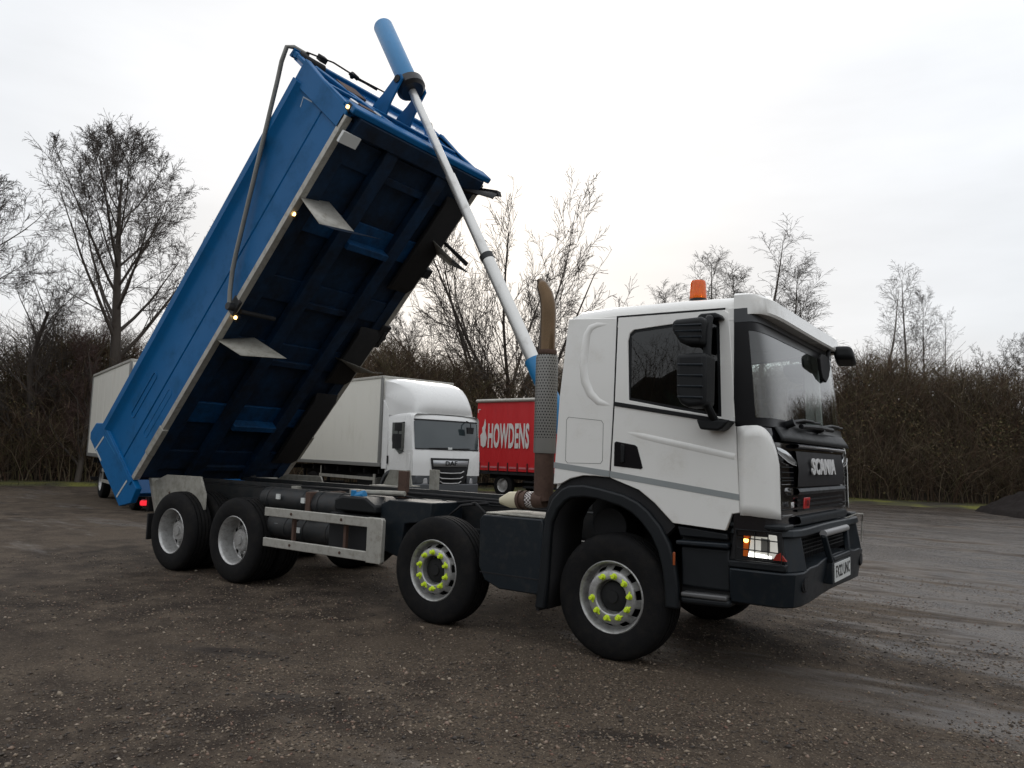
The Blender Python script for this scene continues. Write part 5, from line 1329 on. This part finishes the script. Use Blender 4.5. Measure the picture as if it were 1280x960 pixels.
def tree(name, label, key, loc, H, wx=1.0, rz=0., tilt=(0, 0), bm=bark, tm=twig_m, cat='tree', group='bare trees beyond the thicket'):
    root = empty(name, loc, 0); root.rotation_euler = (tilt[0], tilt[1], rz)
    s_ = H / 10.0; root.scale = (s_ * wx, s_ * wx, s_)
    tag(root, label, cat, group)
    for w, nm, mt in ((0, 'trunk', bm), (1, 'crown', tm)):
        k = (key, w, mt.name)
        if k not in mesh_cache:
            o = np_mesh(nm, protos[key][w][0], protos[key][w][1], 4, mt, smooth=False, parent=root); mesh_cache[k] = o.data
        else:
            o = bpy.data.objects.new(nm, mesh_cache[k]); COL.objects.link(o); o.parent = root
    return root
tree('broadleaf_tree', 'tall bare tree with full rounded crown above the thicket, left of the blue body', 'broad', (-27.4, 8.6, 0), 14.6, 1.0, 0.5)
tree('broadleaf_tree', 'bare tree cut off by the left edge of the photo, leaning over the thicket', 'broad', (-27.9, 2.3, 0), 11.6, 1.1, 2.2, (0, 0))
tree('thicket_tree', 'small spreading bare tree between the two big left trees', 'bushy', (-29.5, 6.6, 0), 8.6, .9, .3, tm=twig_m, bm=bark)
tree('thicket_tree', 'small reddish bare tree at the left, behind the roof of the hidden box lorry', 'bushy', (-26.6, 10.2, 0), 8.0, .6, 1.3, tm=twig_red)
tree('thicket_tree', 'low reddish shrubby tree in front of the big tree trunk at the left', 'bushy', (-27.3, 7.3, 0), 6.8, .7, 3.3, tm=twig_red)
tree('thicket_tree', 'dark bushy bare tree above the white box lorry fairing', 'bushy', (-23.6, 22.6, 0), 9.4, .8, 4.1)
tree('thicket_tree', 'thin bare tree just right of the hanging guard over the box lorry roof', 'bushy', (-25.6, 20.6, 0), 8.0, .6, 5.1)
tree('broadleaf_tree', 'tall many stemmed bare tree rising behind the silver ram and the exhaust stack', 'vase', (-21.2, 27.3, 0), 16.0, .84, 3.6)
tree('thicket_tree', 'low bare tree right of the many stemmed tree, beside the exhaust stack', 'bushy', (-18.0, 30.0, 0), 8.6, .8, 2.4)
tree('birch_tree', 'slim bare birch just left of the orange beacon', 'birchA', (-17.2, 36.8, 0), 12.8, 1.4, .0, bm=bark)
tree('birch_tree', 'upright bare birch directly right of the orange beacon', 'birchA', (-14.0, 38.1, 0), 15.2, 1.25, 1.7, bm=bark)
tree('birch_tree', 'tallest bare birch above the cab roof, right of the beacon', 'birchB', (-11.3, 39.2, 0), 15.8, 1.5, 2.9, bm=bark)
tree('birch_tree', 'bare birch crowded between the two tallest ones above the cab roof', 'birchA', (-12.7, 40.2, 0), 14.2, 1.3, 4.2, bm=bark)
tree('birch_tree', 'drooping bare birch above the front corner of the cab roof', 'birchB', (-8.9, 43.8, 0), 13.4, 1.4, .8, (0, R(4)), bm=bark)
tree('birch_tree', 'low bare birch behind the cab roof between the exhaust stack and the beacon', 'birchB', (-18.6, 37.4, 0), 11.6, 1.3, 2.2, bm=bark)
tree('birch_tree', 'bare birch filling the gap behind the two tallest ones over the windscreen', 'birchA', (-10.2, 41.5, 0), 14.4, 1.35, 5.6, bm=bark)
tree('birch_tree', 'wispy birch just right of the cab, the leftmost of the right hand birches', 'birchB', (-5.6, 42.5, 0), 13.3, 1.2, 3.6, bm=birch_m)
tree('birch_tree', 'tallest wispy birch right of the cab, leaning to the right', 'birchB', (-4.4, 42.8, 0), 14.0, 1.1, 5.4, (0, R(6)), bm=birch_m)
tree('birch_tree', 'forked wispy birch next to the leaning birch right of the cab', 'birchA', (-3.2, 44.0, 0), 12.8, .8, 2.0, (R(3), R(2)), bm=birch_m)
tree('birch_tree', 'short wispy birch, the rightmost of the group right of the cab', 'birchB', (-1.6, 45.0, 0), 11.4, .8, 1.1, (0, R(5)), bm=birch_m)
tree('thicket_tree', 'twiggy grey shrub tree topping the thicket near the right edge', 'bushy', (.4, 38.5, 0), 8.2, .8, .6)
tree('thicket_tree', 'dark twiggy tree cut by the right edge of the photo', 'bushy', (3.6, 39.5, 0), 9.0, .9, 2.6)
tree('thicket_tree', 'brown twiggy shrub tree behind the cab mirror at the right', 'bushy', (-4.9, 36.5, 0), 7.8, .6, 4.4, tm=twig_red)

# ------------------------------------------------------------------ thicket and bank along the yard
path = np.array([(-33, -16), (-30.0, -3), (-28.6, 4.8), (-26.4, 9.5), (-22.0, 15.5), (-17.5, 23.5), (-10.5, 28.6), (-4.2, 32.0), (2.6, 33.8), (11, 34), (24, 31), (33, 22), (36, 8), (36, -12), (26, -30), (2, -36), (-22, -32), (-33, -16)], float)
seg = np.diff(path, axis=0); sl = np.hypot(seg[:, 0], seg[:, 1]); cum = np.r_[0, np.cumsum(sl)]
def along(s_):
    x = np.interp(s_, cum, path[:, 0]); y = np.interp(s_, cum, path[:, 1])
    e = .5; dx = np.interp(s_ + e, cum, path[:, 0]) - np.interp(s_ - e, cum, path[:, 0]); dy = np.interp(s_ + e, cum, path[:, 1]) - np.interp(s_ - e, cum, path[:, 1])
    L_ = np.hypot(dx, dy); return x, y, -dy / L_, dx / L_      # normal pointing away from the yard
def top_h(s_):
    return 5.9 + 1.6 * np.clip((s_ - 90) / 15, 0, 1) * np.clip((cum[-1] - s_) / 12, 0, 1) + .7 * np.clip((s_ - 25) / 25, 0, 1) + .45 * np.sin(s_ * .55) + .35 * np.sin(s_ * 1.37 + 1) + .25 * np.sin(s_ * 3.1)
# bank: earth rise behind the front stems that closes the view
S_ = np.linspace(0, cum[-1], 420); prof_d = [0.6, 1.6, 2.6, 3.8, 5.2, 7, 9, 13, 20]; prof_h = [-.05, 1.0, 2.6, 3.7, 4.2, 4.4, 4.0, 2.4, -.3]
x, y, nx2, ny2 = along(S_)
rn = np.random.default_rng(2)
BV = np.stack([np.stack([x + nx2 * d_, y + ny2 * d_, h_ * (top_h(S_) / 5.6) + (rn.normal(0, .14, len(S_)) if h_ > .2 else 0)], -1) for d_, h_ in zip(prof_d, prof_h)], 1)
idx = np.arange(len(S_) * len(prof_d)).reshape(len(S_), -1)
BF = np.stack([idx[:-1, :-1], idx[1:, :-1], idx[1:, 1:], idx[:-1, 1:]], -1).reshape(-1, 4)
bank_m = mat('leaf littered bank', (.040, .030, .021), .95, var=.55, scale=2.2, dirt=.5, dirtcol=(.022, .020, .012), bump=.8, bscale=9)
bk = np_mesh('bank', BV.reshape(-1, 3), BF, 4, bank_m, smooth=True); tag(bk, kind='structure')
def thicket():
    r = np.random.default_rng(17); V = []; F = []; b = 0
    n_st = 24000
    s_ = np.where(r.uniform(0, 1, n_st) < .78, r.uniform(8, 82, n_st), r.uniform(0, cum[-1], n_st)); d_ = r.uniform(0, 5.6, n_st) ** 1.0
    x, y, nx3, ny3 = along(s_); hh = top_h(s_)
    H = hh * np.clip(.52 + d_ / 6.0, 0, 1.08) * r.uniform(.45, 1.02, n_st)
    base = np.interp(d_, prof_d, prof_h) * (hh / 5.6); base = np.maximum(base - .2, -.05)
    H = np.clip(np.minimum(H, hh + r.uniform(-.4, .8, n_st) - base), .9, None)
    px_, py_ = x + nx3 * d_, y + ny3 * d_
    K = 6; t = np.linspace(0, 1, K)
    az = r.uniform(0, 6.28, n_st); lean = r.uniform(.05, .95, n_st) ** 1.3; curl = r.uniform(-1.2, 1.4, n_st)
    X = px_[:, None] + np.cos(az)[:, None] * lean[:, None] * H[:, None] * t ** 1.6; Y = py_[:, None] + np.sin(az)[:, None] * lean[:, None] * H[:, None] * t ** 1.6
    Z = base[:, None] + H[:, None] * (t - .18 * np.abs(curl)[:, None] * t ** 3)
    X += r.normal(0, .05, X.shape); Y += r.normal(0, .05, X.shape)
    P = np.stack([X, Y, Z], -1); R0 = r.uniform(.008, .022, n_st)
    def ribbons(P, R0):
        n_, K_, _ = P.shape
        d = np.gradient(P, axis=1); d /= np.linalg.norm(d, axis=2)[..., None] + 1e-9
        a = np.cross(d, np.array([.3, .5, .1])); a /= np.linalg.norm(a, axis=2)[..., None] + 1e-9; c = np.cross(d, a)
        rr = R0[:, None] * np.linspace(1, .35, K_)[None]
        th = np.arange(3) * 2.0944
        ring = P[:, :, None] + (a[:, :, None] * np.cos(th)[None, None, :, None] + c[:, :, None] * np.sin(th)[None, None, :, None]) * rr[..., None, None]
        V_ = ring.reshape(-1, 3)
        i0 = (np.arange(n_) * K_ * 3)[:, None, None] + (np.arange(K_ - 1) * 3)[None, :, None] + np.arange(3)[None, None]
        j0 = (np.arange(n_) * K_ * 3)[:, None, None] + (np.arange(K_ - 1) * 3)[None, :, None] + ((np.arange(3) + 1) % 3)[None, None]
        return V_, np.stack([i0, j0, j0 + 3, i0 + 3], -1).reshape(-1, 4)
    v, f = ribbons(P, R0); V.append(v); F.append(f); b += len(v)
    # side twigs
    per = 7; ii = np.repeat(np.arange(n_st), per); tt_ = r.uniform(.2, 1, len(ii)) * (K - 1.001); i0 = tt_.astype(int); fr_ = tt_ - i0
    A = P[ii, i0] + (P[ii, i0 + 1] - P[ii, i0]) * fr_[:, None]
    dd = r.normal(0, 1, (len(ii), 3)); dd[:, 2] = np.abs(dd[:, 2]) * .7 + .1; dd /= np.linalg.norm(dd, axis=1)[:, None]
    ln = r.uniform(.3, 1.1, len(ii)) * (1.1 - .5 * tt_ / K)
    Q = np.stack([A, A + dd * (ln * .5)[:, None] + r.normal(0, .05, A.shape), A + dd * ln[:, None] + np.array([0, 0, .1]) + r.normal(0, .08, A.shape)], 1)
    v, f = ribbons(Q, np.full(len(Q), .0075)); V.append(v); F.append(f + b); b += len(v)
    m, t_, bs = new_mat('thicket stems'); g = t_.nodes.new('ShaderNodeNewGeometry'); cr_ = t_.nodes.new('ShaderNodeValToRGB'); t_.links.new(g.outputs['Random Per Island'], cr_.inputs[0])
    e = cr_.color_ramp.elements; e[0].color = (.065, .050, .037, 1); e[1].color = (.24, .19, .135, 1)  # stem browns raised in place of haze over the far hedge
    for p_, c_ in ((.35, (.095, .072, .052, 1)), (.6, (.12, .072, .050, 1)), (.75, (.11, .10, .050, 1)), (.9, (.16, .125, .085, 1))):
        q = e.new(p_); q.color = c_
    t_.links.new(cr_.outputs[0], bs.inputs['Base Color']); bs.inputs['Roughness'].default_value = .9; bs.inputs['Specular IOR Level'].default_value = .1
    o = np_mesh('thicket', np.concatenate(V), np.concatenate(F), 4, m); tag(o, 'dense dark leafless thicket of brown stems along the far edge of the yard', 'thicket', kind='stuff')
    # clinging leaves, ivy and bramble: small faces in clumps
    n_l = 190000; s2 = np.where(r.uniform(0, 1, n_l) < .75, r.uniform(8, 82, n_l), r.uniform(0, cum[-1], n_l)); d2 = r.beta(1.3, 1.8, n_l) * 5.5; x, y, nx3, ny3 = along(s2)
    hh = top_h(s2); mx_h = hh * np.clip(.52 + d2 / 7, 0, .98); Zl = r.uniform(0, 1, n_l) ** .8 * mx_h
    keep = (np.sin(s2 * 1.9 + Zl * 1.3) + np.sin(s2 * .7 - Zl * 2.1 + d2) + np.sin(s2 * 4.3 + d2 * 3) * .6 + r.normal(0, .5, n_l)) > -.1
    flo = np.interp(d2, prof_d, prof_h) * (hh / 5.6); keep &= Zl > flo - .1
    x, y, Zl, d2, nx3, ny3 = [q[keep] for q in (x, y, Zl, d2, nx3, ny3)]; n_l = len(x)
    C = np.stack([x + nx3 * d2, y + ny3 * d2, Zl + .03], -1); sz = r.uniform(.025, .07, n_l)
    a = r.normal(0, 1, (n_l, 3)); a /= np.linalg.norm(a, axis=1)[:, None]; c = np.cross(a, r.normal(0, 1, (n_l, 3))); c /= np.linalg.norm(c, axis=1)[:, None]
    V_ = np.stack([C + a * sz[:, None], C + c * sz[:, None] * .6, C - a * sz[:, None], C - c * sz[:, None] * .6], 1).reshape(-1, 3); F_ = np.arange(n_l * 4).reshape(-1, 4)
    m, t_, bs = new_mat('bramble and dead leaves'); g = t_.nodes.new('ShaderNodeNewGeometry'); cr_ = t_.nodes.new('ShaderNodeValToRGB'); t_.links.new(g.outputs['Random Per Island'], cr_.inputs[0])
    e = cr_.color_ramp.elements; e[0].color = (.045, .046, .022, 1); e[1].color = (.17, .11, .058, 1)
    for p_, c_ in ((.3, (.075, .075, .034, 1)), (.55, (.11, .066, .040, 1)), (.8, (.12, .105, .048, 1))):
        q = e.new(p_); q.color = c_
    t_.links.new(cr_.outputs[0], bs.inputs['Base Color']); bs.inputs['Roughness'].default_value = .8; bs.inputs['Specular IOR Level'].default_value = .2
    o = np_mesh('bramble', V_, F_, 4, m); tag(o, 'brown and olive bramble and dead leaves filling the thicket', 'bramble', kind='stuff')
thicket()
# ------------------------------------------------------------------ verge of mossy grass along the foot of the thicket
def verge():
    S2 = np.linspace(0, cum[-1], 200); x, y, a_, b_ = along(S2); r = np.random.default_rng(4)
    ins = -1.0 - .6 * np.abs(np.sin(S2 * .7)) - r.uniform(0, .3, len(S2)) - 1.3 * np.exp(-((S2 - 62) / 6) ** 2)
    rows = []
    for f_ in (0, .35, .7, 1.0):
        d = .9 + (ins - .9) * f_; rows.append(np.stack([x + a_ * d, y + b_ * d, .10 * (1 - f_) + .045 + .0 * d - (.05 if f_ == 1.0 else 0)], -1))
    Vv = np.stack(rows, 1); idx = np.arange(len(S2) * 4).reshape(len(S2), 4); Ff = np.stack([idx[:-1, :-1], idx[1:, :-1], idx[1:, 1:], idx[:-1, 1:]], -1).reshape(-1, 4)
    vm, t, b = new_mat('mossy verge'); n = t.nodes.new; l = t.links.new
    g = n('ShaderNodeNewGeometry'); a = n('ShaderNodeTexNoise'); a.inputs['Scale'].default_value = .55; a.inputs['Detail'].default_value = 6; l(g.outputs['Position'], a.inputs['Vector'])
    r_ = n('ShaderNodeValToRGB'); l(a.outputs['Fac'], r_.inputs[0]); e = r_.color_ramp.elements; e[0].position = .38; e[0].color = (.030, .024, .014, 1); e[1].position = .62; e[1].color = (.13, .13, .018, 1); q = e.new(.5); q.color = (.060, .058, .018, 1)
    l(r_.outputs[0], b.inputs['Base Color']); b.inputs['Roughness'].default_value = .95
    o = np_mesh('verge', Vv.reshape(-1, 3), Ff, 4, vm, smooth=True); tag(o, kind='structure')
    # short tufts on it
    n_ = 16000; s_ = r.uniform(0, cum[-1], n_); d_ = r.uniform(-1.6, 1.2, n_); x, y, a2, b2 = along(s_); h_ = r.uniform(.03, .12, n_) + .12 * (d_ > .5)
    az = r.uniform(0, 6.28, n_); w = .012; C = np.stack([x + a2 * d_, y + b2 * d_, np.full(n_, .04)], -1); side = np.stack([np.cos(az), np.sin(az), np.zeros(n_)], -1) * w; tip = np.stack([r.normal(0, .04, n_), r.normal(0, .04, n_), h_], -1)
    Vt = np.stack([C - side, C + side, C + tip], 1).reshape(-1, 3)
    gm_ = mat('winter grass', (.075, .075, .022), .9, var=.5, scale=1.5)
    o = np_mesh('grass', Vt, np.arange(n_ * 3).reshape(-1, 3), 3, gm_); tag(o, 'short yellowish winter grass along the foot of the thicket', 'grass', kind='stuff')
verge()
# ------------------------------------------------------------------ heap of dark planings at the right edge
def heap():
    cx, cy, rx, ry, hz = 5.4, 28.2, 4.9, 3.2, 1.95
    r = np.random.default_rng(6); na, nr = 96, 26; V = []; 
    for i in range(nr + 1):
        f = i / nr
        for k in range(na):
            a = 2 * math.pi * k / na; lump = .06 * math.sin(3 * a + 1) + .05 * math.sin(5 * a) + .03 * math.sin(9 * a + 2)
            z = hz * (1 - f) ** .85 * (1 + .10 * math.sin(4 * a + 5 * f)) if f < 1 else -.05
            V.append((cx + rx * f * (1 + lump) * math.cos(a), cy + ry * f * (1 + lump) * math.sin(a), z + r.normal(0, .045) * (1 if 0 < i < nr else 0)))
    V = np.array(V); idx = np.arange((nr + 1) * na).reshape(nr + 1, na); nxt = np.roll(idx, -1, 1)
    F = np.stack([idx[:-1], idx[1:], nxt[1:], nxt[:-1]], -1).reshape(-1, 4)
    hm = mat('dark planings heap', (.017, .014, .013), .95, var=.5, scale=9, dirt=.4, dirtcol=(.036, .029, .025), bump=1.0, bscale=14, spec=.1)
    o = np_mesh('planings_heap', V, F, 4, hm, smooth=True); tag(o, 'low heap of dark road planings at the right edge, in front of the thicket', 'heap')
heap()
